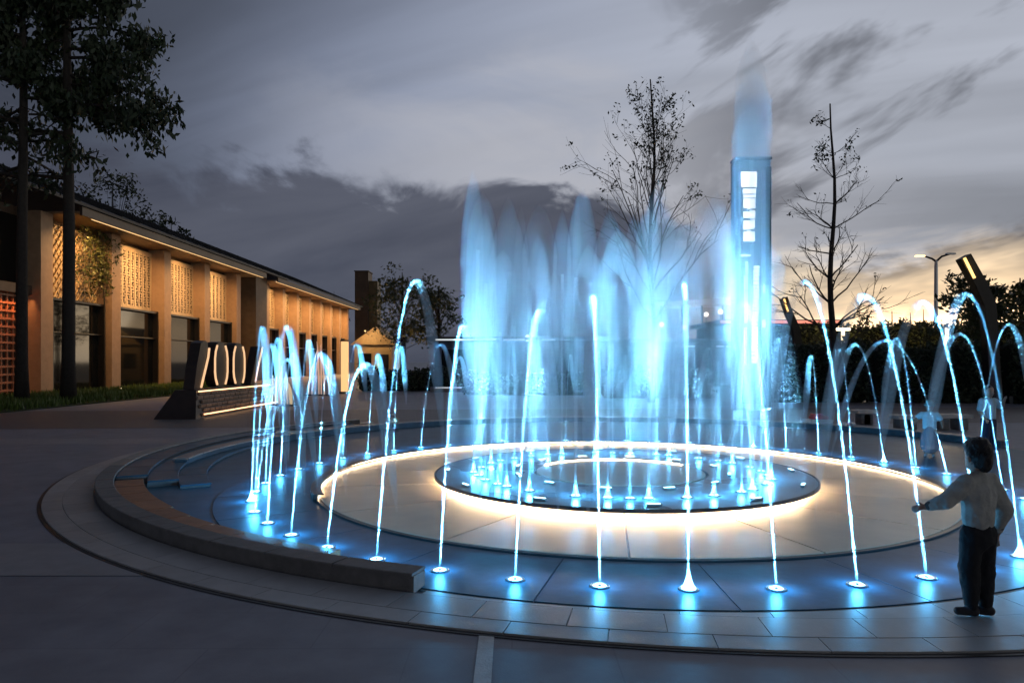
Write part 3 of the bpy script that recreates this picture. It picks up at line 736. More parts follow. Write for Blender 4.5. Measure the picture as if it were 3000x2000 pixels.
for k in range(26):
    h = rl.choice((7.0, 7.4, 8.2, 8.8)); x0 = 1729.5 - k * .22
    kind = k % 6
    cut = {0: (), 1: ((0, 1, 0, .32), (0, 1, .66, 1), (.0, .25, .3, .7)), 2: ((0, 1, 0, .3), (.5, 1, .3, .7), (0, 1, .7, 1)), 3: ((.0, .8, 0, .35), (.3, 1, .35, .65), (0, .8, .65, 1)),
           4: ((0, 1, .0, .4), (0, 1, .6, 1), (.42, .6, .4, .6)), 5: ((0, 1, .3, .7), (.7, 1, 0, 1), (0, .2, 0, 1))}[kind]
    letter(x0, x0 + 12.5, y, y + h - 2.0, cut=cut); y += h + .9
letter(1711, 1716, 601, 630, L_cream, 'light_tube'); letter(1708, 1715, 632, 742, L_cream, 'light_tube'); letter(1708, 1713, 752, 838, L_cream, 'light_tube')
letter(1751, 1754, 655, 672, nm='light_bar'); letter(1750, 1755, 735, 752, nm='light_bar')

# ------------------------------------------------------------------ big letter sign by the lawn
M_sign = pm('dark bronze', (.035, .02, .016), .4, var=.3, scale=5)
M_brick = pm('sign base brick', (.36, .22, .15), .55, var=.35, scale=10, bump=.3, bscale=30, rnd=.2)
L_edge = glow('warm letter edge light', (1.0, .60, .32), 1.0)
sg = empty('letter_sign', (-9.9, 24, 0), 'row of big dark letters with lit edges on a brick base', 'sign')
b = MB(); b.add([(-10.6, 20.9, 0), (-9.35, 20.9, 0), (-9.35, 28.2, 0), (-10.6, 28.2, 0), (-10.25, 21.5, .84), (-9.6, 21.5, .84), (-9.6, 28.0, .84), (-10.25, 28.0, .84)],
             [(0, 3, 2, 1), (4, 5, 6, 7), (0, 1, 5, 4), (1, 2, 6, 5), (2, 3, 7, 6), (3, 0, 4, 7)])
base = b.build('base', M_sign, sg)
rb = random.Random(8)
for r_ in range(6):
    for k in range(16):
        z0 = .06 + r_ * .125; y0 = 21.35 + .41 * (k + .5 * (r_ % 2)); 
        if y0 > 27.7: continue
        xf = -9.35 - .25 * (z0 + .06) / .84
        MB().cbox((xf + .015 + rb.uniform(0, .02), y0 + .19, z0 + .055), (.07, .37, .10), .012).build('brick', M_brick, base)
MB().cbox((-9.54, 24.7, .80), (.05, 6.3, .035), .01).build('light_strip', glow('base strip light', (1.0, .58, .28), 3.0), base)
MB().cbox((-9.30, 24.7, .12), (.04, 6.6, .03), .01).build('light_strip', glow('base strip light', (1.0, .58, .28), 3.0), base)
def slab_letter(outline, th=.30, edge=()):
    """outline in (y, z); extruded along x; edge = list of (y,z) polylines that carry a light tube"""
    q = MB(); n = len(outline)
    v = [(-9.95 - th / 2, y, z) for (y, z) in outline] + [(-9.95 + th / 2, y, z) for (y, z) in outline]
    f = [tuple(range(n)), tuple(range(2 * n - 1, n - 1, -1))] + [(k, n + k, n + (k + 1) % n, (k + 1) % n) for k in range(n)]
    o = q.add(v, f).build('letter', M_sign, sg)
    for pl in edge: MB().tube([(-9.95 + th / 2 + .02, y, z) for (y, z) in pl], [.035] * len(pl), 6).build('edge_light', L_edge, o, True)
slab_letter([(21.75, .85), (22.15, .85), (22.75, 2.15), (22.72, 2.32), (22.55, 2.38), (22.25, 2.3), (21.95, 1.6)], .34, [[(22.2, .9), (22.45, 1.35), (22.72, 1.85), (22.8, 2.15)]])
for y0 in (23.2, 24.75):
    oval = [(y0 + .55 + .55 * math.cos(a) * (abs(math.cos(a)) ** -.3 if abs(math.cos(a)) > .05 else 1), 1.62 + .76 * math.sin(a)) for a in [2 * math.pi * k / 24 for k in range(24)]]
    e1 = [(y0 + .04, .95 + 1.3 * k / 6) for k in range(7)]; e2 = [(y0 + 1.06, .95 + 1.3 * k / 6) for k in range(7)]
    slab_letter(oval, .34, [[(y + (.18 if k in (0, 6) else .05 if k in (1, 5) else 0), z) for k, (y, z) in enumerate(e1)], [(y - (.18 if k in (0, 6) else .05 if k in (1, 5) else 0), z) for k, (y, z) in enumerate(e2)]])
slab_letter([(26.5, .85), (26.9, .85), (27.7, 2.3), (27.3, 2.3)], .3, [[(26.95, .95), (27.3, 1.6), (27.72, 2.28)]])

# pale carved upright strokes
def reeds(px, pyb, d, wpx, hpx, n, label, seed, mat, basey=True):
    c = at(px, pyb, d); c.z = 0; t = empty('stroke_sculpture', c, label, 'sculpture', 'lit sculptures beside the letter sign'); rnd = random.Random(seed)
    w = wpx / F * d; h = hpx / F * d
    for k in range(n):
        u = (k + .5) / n * 2 - 1; hh = h * (1 - .45 * u * u) * rnd.uniform(.8, 1.05)
        x = c.x + u * w / 2; yy = c.y + rnd.uniform(-.15, .15); ln = rnd.uniform(-.08, .08) - .12 * u
        MB().tube([(x, yy, .02), (x + ln * .2, yy, hh * .35), (x + ln, yy, hh * .75), (x + ln * 2.2, yy, hh)], [.03, .05, .045, .012], 6).build('stroke', mat, t, True)
    if basey: MB().cbox((c.x, c.y, .03), (w * 1.15, .5, .06), .01).build('base', M_sign, t)
    return t
M_pale = glow('pale backlit stroke', (1.0, .80, .50), .5)
reeds(645, 930, 27.5, 62, 92, 9, 'cluster of pale glowing upright strokes right of the letter sign', 3, M_pale)
t2 = reeds(735, 905, 36, 62, 130, 8, 'thin rosy glowing rods on a dark base farther along the hall', 5, glow('rosy lit rod', (1.0, .66, .46), .45))
M_post = glow('warm post panel', (1.0, .58, .24), 1.1)
pp = at(792, 905, 38); lp = empty('light_post', (pp.x, pp.y, 0), 'tall slim post glowing orange near the far end of the hall', 'lamp')
MB().cbox((pp.x, pp.y, 1.4), (.34, .3, 2.8), .02).build('glowing_panel', M_post, lp); MB().cbox((pp.x, pp.y, 2.84), (.42, .38, .08), .01).build('cap', M_dark, lp); MB().cbox((pp.x, pp.y, .06), (.5, .46, .12), .01).build('foot', M_dark, lp)

# ------------------------------------------------------------------ far buildings
q = at(844, 0, 112); bt = empty('tower_block', (q.x, q.y, 0), 'dark brown tower block standing beyond the end of the hall', 'building')
M_bt = pm('dark brown cladding', (.09, .055, .035), .6, var=.25, scale=1)
MB().cbox((q.x - .6, q.y, 7.9), (2.1, 3.2, 15.8), .05).build('wall', M_bt, bt); MB().cbox((q.x + 1.15, q.y + .3, 7.2), (1.3, 3.0, 14.4), .05).build('wall', pm('olive brown cladding', (.10, .075, .035), .6, var=.25, scale=1), bt)
MB().cbox((q.x - .6, q.y, 15.88), (2.3, 3.4, .16), .03).build('parapet', M_bt, bt)
# small gabled kiosk
q = at(868, 0, 66); ks = empty('gabled_kiosk', (q.x, q.y, 0), 'small tan gabled house lit in warm light past the hall', 'building')
M_tan = pm('warm plaster', (.48, .34, .19), .6, var=.15, scale=2)
MB().box(q.x - 2.2, q.x + 1.3, q.y, q.y + 5, 0, 3.3).build('wall', M_tan, ks)
gb = MB(); gb.add([(q.x - 2.5, q.y - .4, 3.3), (q.x + 1.7, q.y - .4, 3.3), (q.x + 1.7, q.y + 5.3, 3.3), (q.x - 2.5, q.y + 5.3, 3.3), (q.x - .2, q.y - .4, 5.0), (q.x - .2, q.y + 5.3, 5.0)],
                  [(0, 1, 4), (3, 5, 2), (0, 4, 5, 3), (1, 2, 5, 4), (0, 3, 2, 1)])
gb.build('roof', pm('tan roof', (.40, .28, .16), .6, var=.2), ks)
MB().box(q.x + .1, q.x + 1.0, q.y - .05, q.y - .01, 0, 2.4).build('door', M_frame, ks)
MB().box(q.x - 1.8, q.x - .6, q.y - .05, q.y - .01, 1.1, 2.5).build('window', M_glass, ks)
lamp('kiosk_lamp', 'POINT', (q.x - .8, q.y - 2.2, 4.4), 260, (1, .62, .25), ks, None, .12)
MB().tube([(q.x - .8, q.y - .4, 4.2), (q.x - .8, q.y - 2.2, 4.5)], [.03, .03], 5).build('lamp_arm', M_dark, ks)
MB().cbox((q.x - .8, q.y - 2.2, 4.55), (.25, .25, .07), .02).build('lamp_head', M_dark, ks)
q = at(940, 0, 57); gs = empty('garden_spotlight', (q.x, 57, 0), 'small spotlight at the foot of the leafy tree past the hall', 'lamp')
MB().tube([(q.x, 57, 0), (q.x, 57, .18)], [.03, .03], 6).build('stake', M_dark, gs); MB().tube([(q.x, 57, .18), (q.x, 57.05, .36)], [.06, .10], 10).build('head', M_dark, gs)
lamp('tree_uplight', 'SPOT', (q.x, 57.06, .42), 500, (1, .55, .22), gs, (0, .25, 1), .1, cone=80, blend=.8)

# low terrace building with linear lights
L_line = glow('cold linear light', (.92, .97, 1.0), .7)
M_far = pm('far dark facade', (.05, .052, .06), .6, var=.2, scale=1)
def terrace(x0, x1, d, zt, label, lines, cat='building'):
    a, b_ = (x0 - 1176) / F * d, (x1 - 1176) / F * d
    t = empty('terrace_building', ((a + b_) / 2, d, 0), label, cat)
    MB().box(a, b_, d, d + 8, 0, zt - .25).build('wall', M_far, t); MB().box(a - .4, b_ + .4, d - 1.2, d + 8.4, zt - .22, zt).build('roof', M_roof, t)
    n = max(2, int((b_ - a) / 2.6))
    for k in range(n):
        xx = a + (b_ - a) * (k + .5) / n
        MB().box(xx - .95, xx + .95, d - .04, d - .01, .3, zt - .8).build('window', M_glass, t)
        MB().cbox((xx + 1.15, d - .9, (zt - .24) / 2), (.12, .12, zt - .26), .01).build('post', M_dark, t)
    for (u0, u1, yy, dd) in lines:
        z = 1.7 + (831 - yy) / F * (d - dd); u0, u1 = (u0 - 1176) / F * (d - dd), (u1 - 1176) / F * (d - dd)
        MB().cbox(((u0 + u1) / 2, d - dd, z), (u1 - u0, .08, .09), .01).build('light_strip', L_line, t)
    return t
terrace(998, 1400, 46, 3.3, 'low dark terrace building with a white light line left of the bare tree', [(1000, 1140, 780, 1.25), (1156, 1205, 780, 1.25), (1245, 1275, 780, 1.25)])
terrace(1410, 1700, 50, 3.3, 'low dark terrace building with light dashes left of the sign tower', [(1550, 1595, 795, 1.25), (1645, 1662, 795, 1.25), (1668, 1690, 795, 1.25)])
for (u0, u1, lab) in ((1000, 1060, 'white light line on the low wall left of the misty columns'), (1112, 1152, 'short white light line low behind the misty columns')):
    a, b_ = at(u0, 0, 40).x, at(u1, 0, 40).x; t = empty('low_wall', ((a + b_) / 2, 40, 0), 'low planter wall carrying a ' + lab.split(' on')[0].split(' low')[0] + (' near the big arching jet' if u0 == 1000 else ' behind the first misty column'), 'wall')
    MB().cbox(((a + b_) / 2, 40.15, .14), (b_ - a + .6, .3, .28), .02).build('wall', M_wall, t); MB().cbox(((a + b_) / 2, 39.97, .25), (b_ - a, .04, .05), .008).build('light_strip', L_line, t)
# red roofed shop
a, b_ = at(1660, 0, 56).x, at(1905, 0, 56).x
sh = empty('shop_pavilion', ((a + b_) / 2, 56, 0), 'low pavilion with a red lit roof edge behind the sign tower', 'building')
MB().box(a, b_, 56, 64, 0, 4.6).build('wall', M_far, sh); MB().box(a - .5, b_ + .5, 55.2, 64.5, 4.65, 5.0).build('roof', M_roof, sh)
MB().cbox(((a + b_) / 2, 55.15, 4.82), (b_ - a + .9, .06, .22), .01).build('roof_edge_light', glow('red edge light', (1, .32, .22), 1.1), sh)
for k in range(5):
    xx = a + (b_ - a) * (k + .5) / 5; MB().box(xx - .7, xx + .7, 55.95, 55.99, .3, 3.4).build('window', M_glass, sh)
# park lamps: round globes on posts
for (x, y, d, lab) in ((1655, 716, 60, 'white globe park lamp nearest the left side of the sign tower'), (1622, 722, 58, 'white globe park lamp second left of the sign tower'), (1572, 752, 55, 'low white globe park lamp third left of the sign tower'),
                       (1520, 745, 56, 'white globe park lamp seen between misty columns'), (1212, 776, 45, 'small globe park lamp standing left of the second column group')):
    c = at(x, y, d); t = empty('park_lamp', (c.x, c.y, 0), lab, 'lamp', 'globe park lamps behind the fountain')
    MB().tube([(c.x, c.y, 0), (c.x, c.y, c.z - .16)], [.05, .035], 8).build('post', M_dark, t)
    g = MB()
    for i in range(7): pass
    g.tube([(c.x, c.y, c.z + .18 * math.cos(math.pi * (1 - i / 8))) for i in range(9)], [max(.01, .18 * math.sin(math.pi * i / 8)) for i in range(9)], 12).build('globe', glow('globe lamp', (1, .97, .92), 6), t, True)
# long canopy blade right of centre
c0, c1 = at(1500, 695, 70), at(1690, 682, 70)
cn = empty('canopy', ((c0.x + c1.x) / 2, 70, 0), 'thin pale canopy blade on slim posts far behind the columns', 'canopy')
MB().add([(c0.x, 70, c0.z - .25), (c1.x, 70, c1.z - .7), (c1.x, 76, c1.z - .5), (c0.x, 76, c0.z - .2), (c0.x, 70, c0.z), (c1.x, 70, c1.z), (c1.x, 76, c1.z), (c0.x, 76, c0.z)],
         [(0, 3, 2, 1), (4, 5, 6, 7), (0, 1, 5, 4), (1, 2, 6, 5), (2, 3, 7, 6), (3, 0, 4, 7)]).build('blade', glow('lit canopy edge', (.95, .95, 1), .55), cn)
for k in range(4):
    xx = c0.x + (c1.x - c0.x) * (k + .5) / 4; MB().tube([(xx, 71, 0), (xx, 71, c0.z - .2)], [.08, .08], 8).build('post', M_dark, cn)

# ------------------------------------------------------------------ hedges
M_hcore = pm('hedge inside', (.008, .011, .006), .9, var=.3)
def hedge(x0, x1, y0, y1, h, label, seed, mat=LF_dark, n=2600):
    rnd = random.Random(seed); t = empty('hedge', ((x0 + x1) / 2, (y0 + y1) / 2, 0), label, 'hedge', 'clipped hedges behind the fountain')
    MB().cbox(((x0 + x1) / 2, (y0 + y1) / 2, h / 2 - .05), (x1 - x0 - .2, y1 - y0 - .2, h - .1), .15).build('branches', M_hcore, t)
    lf = MB()
    for _ in range(n):
        f = rnd.random(); x = rnd.uniform(x0, x1); z = rnd.uniform(.05, h); y = y0
        if f > .7: z = h + rnd.gauss(0, .08) + .12 * math.sin(x * 1.3 + seed); y = rnd.uniform(y0, y1)
        leaves(lf, (x, y + rnd.gauss(0, .06), z), 2, .07, .2, rnd, 1, 0, .6)
    lf.build('leaves', mat, t)
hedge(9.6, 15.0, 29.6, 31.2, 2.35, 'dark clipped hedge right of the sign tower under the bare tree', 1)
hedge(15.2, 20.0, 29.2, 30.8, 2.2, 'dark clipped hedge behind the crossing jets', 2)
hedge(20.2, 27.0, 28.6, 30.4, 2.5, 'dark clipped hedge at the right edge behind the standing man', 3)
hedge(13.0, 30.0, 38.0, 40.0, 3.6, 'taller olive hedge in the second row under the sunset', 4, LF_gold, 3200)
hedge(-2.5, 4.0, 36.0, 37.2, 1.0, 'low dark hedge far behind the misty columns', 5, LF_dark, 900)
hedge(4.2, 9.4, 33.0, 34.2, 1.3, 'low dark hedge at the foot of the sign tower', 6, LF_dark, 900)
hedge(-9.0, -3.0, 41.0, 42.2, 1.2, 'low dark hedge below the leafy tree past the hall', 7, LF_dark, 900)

# ------------------------------------------------------------------ bent light columns, lamps
def bent_column(px, d, pts_px, wpx, led, label):
    pts = [at(x, y, d) for (x, y) in pts_px]; pts[0].z = 0
    t = empty('bent_light_column', (pts[0].x, d, 0), label, 'lamp', 'bent light columns')
    w = wpx / F * d; q = MB(); v = []
    for i, p in enumerate(pts):
        tdir = (pts[min(i + 1, len(pts) - 1)] - pts[max(i - 1, 0)]).normalized(); nrm = Vector((tdir.z, 0, -tdir.x))
        ww = w * (1 - .12 * i / len(pts))
        for (sx, sy) in ((-1, -1), (1, -1), (1, 1), (-1, 1)): v.append(p + nrm * sx * ww / 2 + Vector((0, sy * w * .4, 0)))
    f = [(3, 2, 1, 0), tuple(range(len(v) - 4, len(v)))]
    for i in range(len(pts) - 1):
        for k in range(4): f.append((i * 4 + k, i * 4 + (k + 1) % 4, i * 4 + 4 + (k + 1) % 4, i * 4 + 4 + k))
    q.add(v, f).build('shaft', pm('blackened steel', (.010, .009, .008), .5, var=.3), t)
    a, b_ = [at(x, y, d) + Vector((0, -w * .45, 0)) for (x, y) in led]
    MB().tube([a, b_], [w * .11, w * .11], 8).build('light_tube', glow('amber light tube', (1, .60, .20), 2.2), t, True)
    m = (a + b_) / 2; lamp('column_light', 'POINT', (m.x - .1, m.y - .3, m.z), 8, (1, .66, .25), t, None, .1)
bent_column(2265, 27, [(2285, 930), (2278, 860), (2268, 700), (2248, 655), (2212, 590)], 28, [(2230, 640), (2207, 594)], 'bent dark light column with a glowing amber tube, large, near the standing man')
bent_column(1820, 36, [(1848, 900), (1838, 830), (1826, 752), (1812, 722), (1799, 684)], 17, [(1807, 716), (1798, 687)], 'small bent light column with amber tube right of the sign tower')
def t_lamp(px, yt, yb, d, wpx, label):
    c = at(px, yt, d); t = empty('t_shaped_lamp', (c.x, d, 0), label, 'lamp', 'lit lamps shaped like the letter T')
    g = glow('t lamp light', (1, .82, .52), 4.5); w = wpx / F * d; zb = at(px, yb, d).z
    MB().cbox((c.x, d, c.z), (w, .25, .14), .03).build('lit_bar', g, t)
    MB().tube([(c.x, d, zb), (c.x, d, c.z - .08)], [.09, .09], 8).build('lit_stem', glow('t lamp stem light', (1, .80, .52), 2.4), t)
    MB().tube([(c.x, d, 0), (c.x, d, zb)], [.10, .10], 8).build('post', M_dark, t)
    lamp('t_lamp_light', 'POINT', (c.x, d - .5, c.z - .3), 60, (1, .75, .4), t, None, .15)
t_lamp(2175, 729, 800, 36.5, 38, 'bright T shaped lamp with glowing stem left of the bent column')
t_lamp(1936, 756, 832, 37, 30, 'dimmer T shaped lamp right of the pointed bare tree')
c = at(2150, 598, 62); sl = empty('street_lamp', (c.x, 62, 0), 'double armed street lamp with its left head lit', 'lamp')
MB().tube([(c.x, 62, 0), (c.x, 62, c.z - .6), (c.x, 62, c.z)], [.22, .15, .12], 10).build('pole', M_steel, sl)
l0, r0 = at(2122, 588, 62), at(2186, 582, 62)
MB().tube([(c.x, 62, c.z - .1), (c.x - .35, 62, c.z + .15), l0], [.1, .09, .07], 8).build('arm', M_dark, sl)
MB().tube([(c.x, 62, c.z - .1), (c.x + .5, 62, c.z + .35), r0], [.1, .09, .07], 8).build('arm', M_dark, sl)
MB().cbox((l0.x - .35, 62, l0.z), (.8, .3, .16), .05).build('lamp_head', glow('sodium lamp', (1, .56, .26), 3.2), sl)
MB().cbox((r0.x - .1, 62, r0.z - .03), (.8, .3, .16), .05).build('lamp_head', M_steel, sl)

# ------------------------------------------------------------------ benches and left things on the far coping
M_bench = pm('pale stone bench', (.50, .46, .42), .5, var=.15, scale=5, bump=.1, bscale=50)
def bench(x0, x1, yb, label):
    d = 2761 / (yb - 831) ; a, b_ = at(x0, 0, d).x, at(x1, 0, d).x
    t = empty('stone_bench', ((a + b_) / 2, d, 0), label, 'bench', 'stone benches along the far basin edge')
    MB().cbox(((a + b_) / 2, d + .22, .34), (b_ - a, .46, .10), .02).build('seat', M_bench, t)
    for s_ in (a + .22, b_ - .22): MB().cbox((s_, d + .22, .145), (.24, .36, .285), .015).build('leg', M_wall, t)
bench(2062, 2118, 990, 'pale stone bench left of the small girl'); bench(2152, 2236, 988, 'pale stone bench between the girl and the standing man'); bench(1972, 2016, 975, 'short pale stone bench behind two thin jets')
c = at(1872, 962, 19.2)
def coping_spot(x):                       # point on the far coping in that direction
    d = Vector((x - 1176, F, 0)).normalized(); bq = -d.dot(C2); cq = C2.dot(C2) - 7.70 ** 2; p = d * (-bq + math.sqrt(max(0, bq * bq - cq))); p.z = .151; return p
c = coping_spot(1876); t = empty('toy_boat', c, 'red and white toy boat left on the far coping', 'toy')
MB().add([(c.x - .42, c.y, .215), (c.x - .2, c.y - .13, .152), (c.x + .33, c.y - .13, .152), (c.x + .33, c.y + .13, .152), (c.x - .2, c.y + .13, .152), (c.x - .42, c.y, .275), (c.x - .2, c.y - .16, .255), (c.x + .36, c.y - .16, .245), (c.x + .36, c.y + .16, .245), (c.x - .2, c.y + .16, .255)],
         [(4, 3, 2, 1, 0), (5, 6, 7, 8, 9), (0, 1, 6, 5), (1, 2, 7, 6), (2, 3, 8, 7), (3, 4, 9, 8), (4, 0, 5, 9)]).build('hull', pm('white plastic', (.75, .72, .70), .4, var=.1), t)
MB().cbox((c.x + .05, c.y, .295), (.42, .22, .09), .02).build('cabin', pm('red plastic', (.55, .04, .06), .4, var=.15), t); MB().cbox((c.x, c.y, .365), (.26, .18, .06), .015).build('cabin_roof', MATS['red plastic'], t)
c = coping_spot(664); t = MB().cbox((c.x, c.y, .177), (.52, .24, .05), .02).build('folded_towel', pm('white towel', (.78, .74, .66), .8, var=.1, scale=20, bump=.4))
tag(t, 'white folded towel lying on the coping behind the left jets', 'towel')
c = coping_spot(900); t = empty('handbag', c, 'small pale handbag lying on the coping behind the left jets', 'bag')
MB().cbox((c.x, c.y, .222), (.34, .16, .14), .04).build('body', pm('pale leather', (.55, .42, .275), .5, var=.15), t); MB().tube([(c.x - .1, c.y, .285), (c.x - .06, c.y, .365), (c.x + .06, c.y, .365), (c.x + .1, c.y, .285)], [.012] * 4, 6).build('handle', MATS['pale leather'], t)
c = coping_spot(1946); t = empty('sneaker', c, 'pair of white shoes standing on the far coping beside the toy boat', 'shoes')
for s_ in (-.1, .1): MB().cbox((c.x + s_, c.y, .189), (.10, .26, .075), .03).build('shoe', MATS['white plastic'], t)
# ------------------------------------------------------------------ people
def capsules(caps, name, mat, parent, vox=.012, smooth=6, folds=None):
    """tapered capsules melted into one continuous skin"""
    me = MB()
    for c in caps:
        p0, r0, p1, r1 = Vector(c[0]), c[1], Vector(c[2]), c[3]; sx, sy = (c[4] if len(c) > 4 else (1, 1))
        ax = p1 - p0; L = max(ax.length, 1e-4); t = ax / L; n = 12
        ref = Vector((1, 0, 0)) if abs(t.x) < .8 else Vector((0, 1, 0))
        b = t.cross(ref).normalized(); a = b.cross(t)          # a ~ x axis side, b ~ depth
        prof = []
        for i in range(4): an = math.pi / 2 * (1 - i / 4); prof.append((-r0 * math.sin(an), max(.0006, r0 * math.cos(an))))
        prof += [(0, r0), (L, r1)]
        for i in range(1, 5): an = math.pi / 2 * i / 4; prof.append((L + r1 * math.sin(an), max(.0006, r1 * math.cos(an))))
        v = []; f = []
        for (h, r) in prof:
            for k in range(n): v.append(p0 + t * h + a * (r * sx * math.cos(2 * math.pi * k / n)) + b * (r * sy * math.sin(2 * math.pi * k / n)))
        m = len(prof)
        for i in range(m - 1):
            for k in range(n): f.append((i * n + k, i * n + (k + 1) % n, (i + 1) * n + (k + 1) % n, (i + 1) * n + k))
        f.append(tuple(range(n - 1, -1, -1))); f.append(tuple(range((m - 1) * n, m * n)))
        me.add(v, f)
    o = me.build(name, mat, parent, True, True)
    rm = o.modifiers.new('melt', 'REMESH'); rm.mode = 'VOXEL'; rm.voxel_size = vox; rm.use_smooth_shade = True
    sm = o.modifiers.new('smooth', 'SMOOTH'); sm.iterations = smooth; sm.factor = .5
    if folds:
        tx = bpy.data.textures.new('folds', 'CLOUDS'); tx.noise_scale = folds[1]; tx.noise_depth = 3
        dm = o.modifiers.new('folds', 'DISPLACE'); dm.texture = tx; dm.strength = folds[0]; dm.mid_level = .5; dm.texture_coords = 'LOCAL'
    return o
M_skin = pm('skin', (.42, .25, .18), .5, var=.08, scale=20)
M_hair = pm('black hair', (.010, .009, .009), .45, var=.3, scale=60, bump=.5, bscale=120)
def hand(wrist, d, side, s=1.0):
    """palm, four fingers of unequal length, thumb; d = direction the hand points, side = thumb side"""
    w, d, side = Vector(wrist), Vector(d).normalized(), Vector(side).normalized(); nrm = d.cross(side).normalized()
    out = [(w, .017 * s, w + d * .045 * s, .021 * s, (1.0, .75))]
    for k, L in enumerate((.040, .046, .043, .033)):
        b = w + d * .052 * s + side * (.019 - .0125 * k) * s; kn = b + d * L * .5 * s + nrm * .006 * s
        out += [(b, .0068 * s, kn, .0062 * s), (kn, .0062 * s, kn + d * L * .42 * s + nrm * .016 * s, .0052 * s)]
    tb = w + d * .018 * s + side * .018 * s; tk = tb + d * .018 * s + side * .017 * s
    out += [(tb, .0080 * s, tk, .0072 * s), (tk, .0072 * s, tk + d * .022 * s + side * .006 * s, .006 * s)]
    return out

# --- the boy in front
boy = empty('person', (3.10, 4.70, .022), 'child in grey sweatshirt and black trousers reaching one hand towards the water', 'person', rz=R(14)); boy.scale = (.88, .92, 1.0)
hd = Vector((0, .015, 1.055))
body = [((0, 0, .60), .066, (0, 0, .86), .075, (1.2, .8)), ((0, 0, .88), .045, (0, .01, .985), .040), ((0, .012, 1.005), .066, (0, .012, 1.085), .078, (.95, 1.08)), ((0, .07, .985), .03, (0, .06, 1.01), .04),
        ((0, .095, 1.035), .010, (0, .098, 1.02), .013), ((-.078, .01, 1.045), .012, (-.08, .005, 1.02), .010), ((.078, .01, 1.045), .012, (.08, .005, 1.02), .010),
        ((-.12, 0, .885), .04, (-.245, .05, .755), .033), ((-.245, .05, .755), .033, (-.335, .14, .705), .022), ((.12, 0, .885), .04, (.225, -.02, .68), .033), ((.225, -.02, .68), .033, (.215, .03, .525), .021),
        ((-.062, 0, .56), .06, (-.066, .02, .31), .052), ((-.066, .02, .31), .052, (-.07, 0, .06), .035), ((.062, 0, .56), .06, (.066, .01, .31), .052), ((.066, .01, .31), .052, (.055, -.01, .06), .035)]
body += hand((-.335, .14, .705), (-.75, .55, -.25), (0, .3, .9), 1.0) + hand((.215, .03, .525), (-.1, .12, -1), (-.2, .95, .1), 1.0)
capsules(body, 'body', M_skin, boy, .0065, 3)
shirt = [((0, .0, .63), .106, (0, 0, .80), .112, (1.18, .86)), ((0, 0, .80), .112, (0, .0, .88), .08, (1.35, .85)), ((-.06, 0, .885), .062, (.06, 0, .885), .062),
         ((-.115, 0, .875), .064, (-.245, .05, .755), .056), ((-.245, .05, .755), .058, (-.318, .125, .715), .034),
         ((.115, 0, .875), .064, (.225, -.02, .69), .058), ((.225, -.02, .69), .058, (.217, .025, .555), .036), ((0, 0, .915), .052, (0, .005, .935), .050)]
capsules(shirt, 'sweatshirt', pm('grey olive fleece', (.50, .50, .46), .85, var=.2, scale=14, bump=.5, bscale=30), boy, .009, 5, (.017, .06))
tr = [((0, 0, .60), .092, (0, 0, .52), .104, (1.15, .9)), ((-.062, 0, .54), .080, (-.066, .02, .31), .068), ((-.066, .02, .31), .075, (-.068, 0, .10), .052), ((-.068, 0, .13), .054, (-.068, 0, .075), .047),
      ((.062, 0, .54), .080, (.066, .01, .31), .068), ((.066, .01, .31), .075, (.055, -.01, .10), .052), ((.055, -.01, .13), .054, (.055, -.01, .075), .047)]
capsules(tr, 'trousers', pm('black trousers', (.012, .012, .016), .8, var=.3, scale=12, bump=.3, bscale=40), boy, .009, 4, (.014, .05))
capsules([((0, -.012, 1.035), .075, (0, -.006, 1.10), .084, (1.0, 1.06)), ((0, -.05, 1.0), .05, (0, -.04, 1.06), .065), ((-.05, .0, 1.08), .045, (-.03, .06, 1.12), .035), ((.05, 0, 1.08), .045, (.03, .06, 1.12), .035), ((0, .0, 1.11), .065, (0, .05, 1.125), .045)], 'hair', M_hair, boy, .006, 2, (.016, .022))
hs_ = MB(); rh = random.Random(2)
for k in range(420):
    th = rh.uniform(0, 6.28); v_ = rh.uniform(.05, 1.45); nr = Vector((math.cos(th) * math.sin(v_), math.sin(th) * math.sin(v_), math.cos(v_)))
    if nr.y > .55 and nr.z < .5: continue
    c0 = Vector((0, -.008, 1.075)) + Vector((nr.x * .083, nr.y * .088, nr.z * .092)); dn_ = (Vector((nr.x * .5, nr.y * .5 + .15, -.75)) + Vector((rh.gauss(0, .25), rh.gauss(0, .25), 0))).normalized()
    sd_ = nr.cross(dn_).normalized() * .004; L_ = rh.uniform(.03, .055)
    hs_.add([c0 - sd_ - nr * .006, c0 + sd_ - nr * .006, c0 + dn_ * L_ + nr * .006], [(0, 1, 2)])
hs_.build('hair_strands', M_hair, boy, False, True)
for (x, y, a) in ((-.075, .0, 60), (.05, -.015, 50)):
    dd = Vector((-math.sin(R(a)), math.cos(R(a)), 0)); h = Vector((x, y, 0))
    s_ = capsules([(h - dd * .03 + Vector((0, 0, .032)), .032, h + dd * .085 + Vector((0, 0, .026)), .026), (h + Vector((0, 0, .05)), .034, h + Vector((0, 0, .075)), .036), (h - dd * .03 + Vector((0, 0, .012)), .012, h + dd * .09 + Vector((0, 0, .012)), .012, (2.4, 1))],
                  'shoe', pm('dark sneaker', (.03, .026, .032), .6, var=.4, scale=20), boy, .007, 2)

pm('ribbed hem', (.16, .16, .15), .9, var=.3, scale=60)
for (a_, b_) in (((-.300, .108, .727), (-.322, .128, .713)), ((.2185, .015, .575), (.2165, .028, .545))): capsules([(a_, .034, b_, .031)], 'cuff', MATS['ribbed hem'], boy, .007, 2)
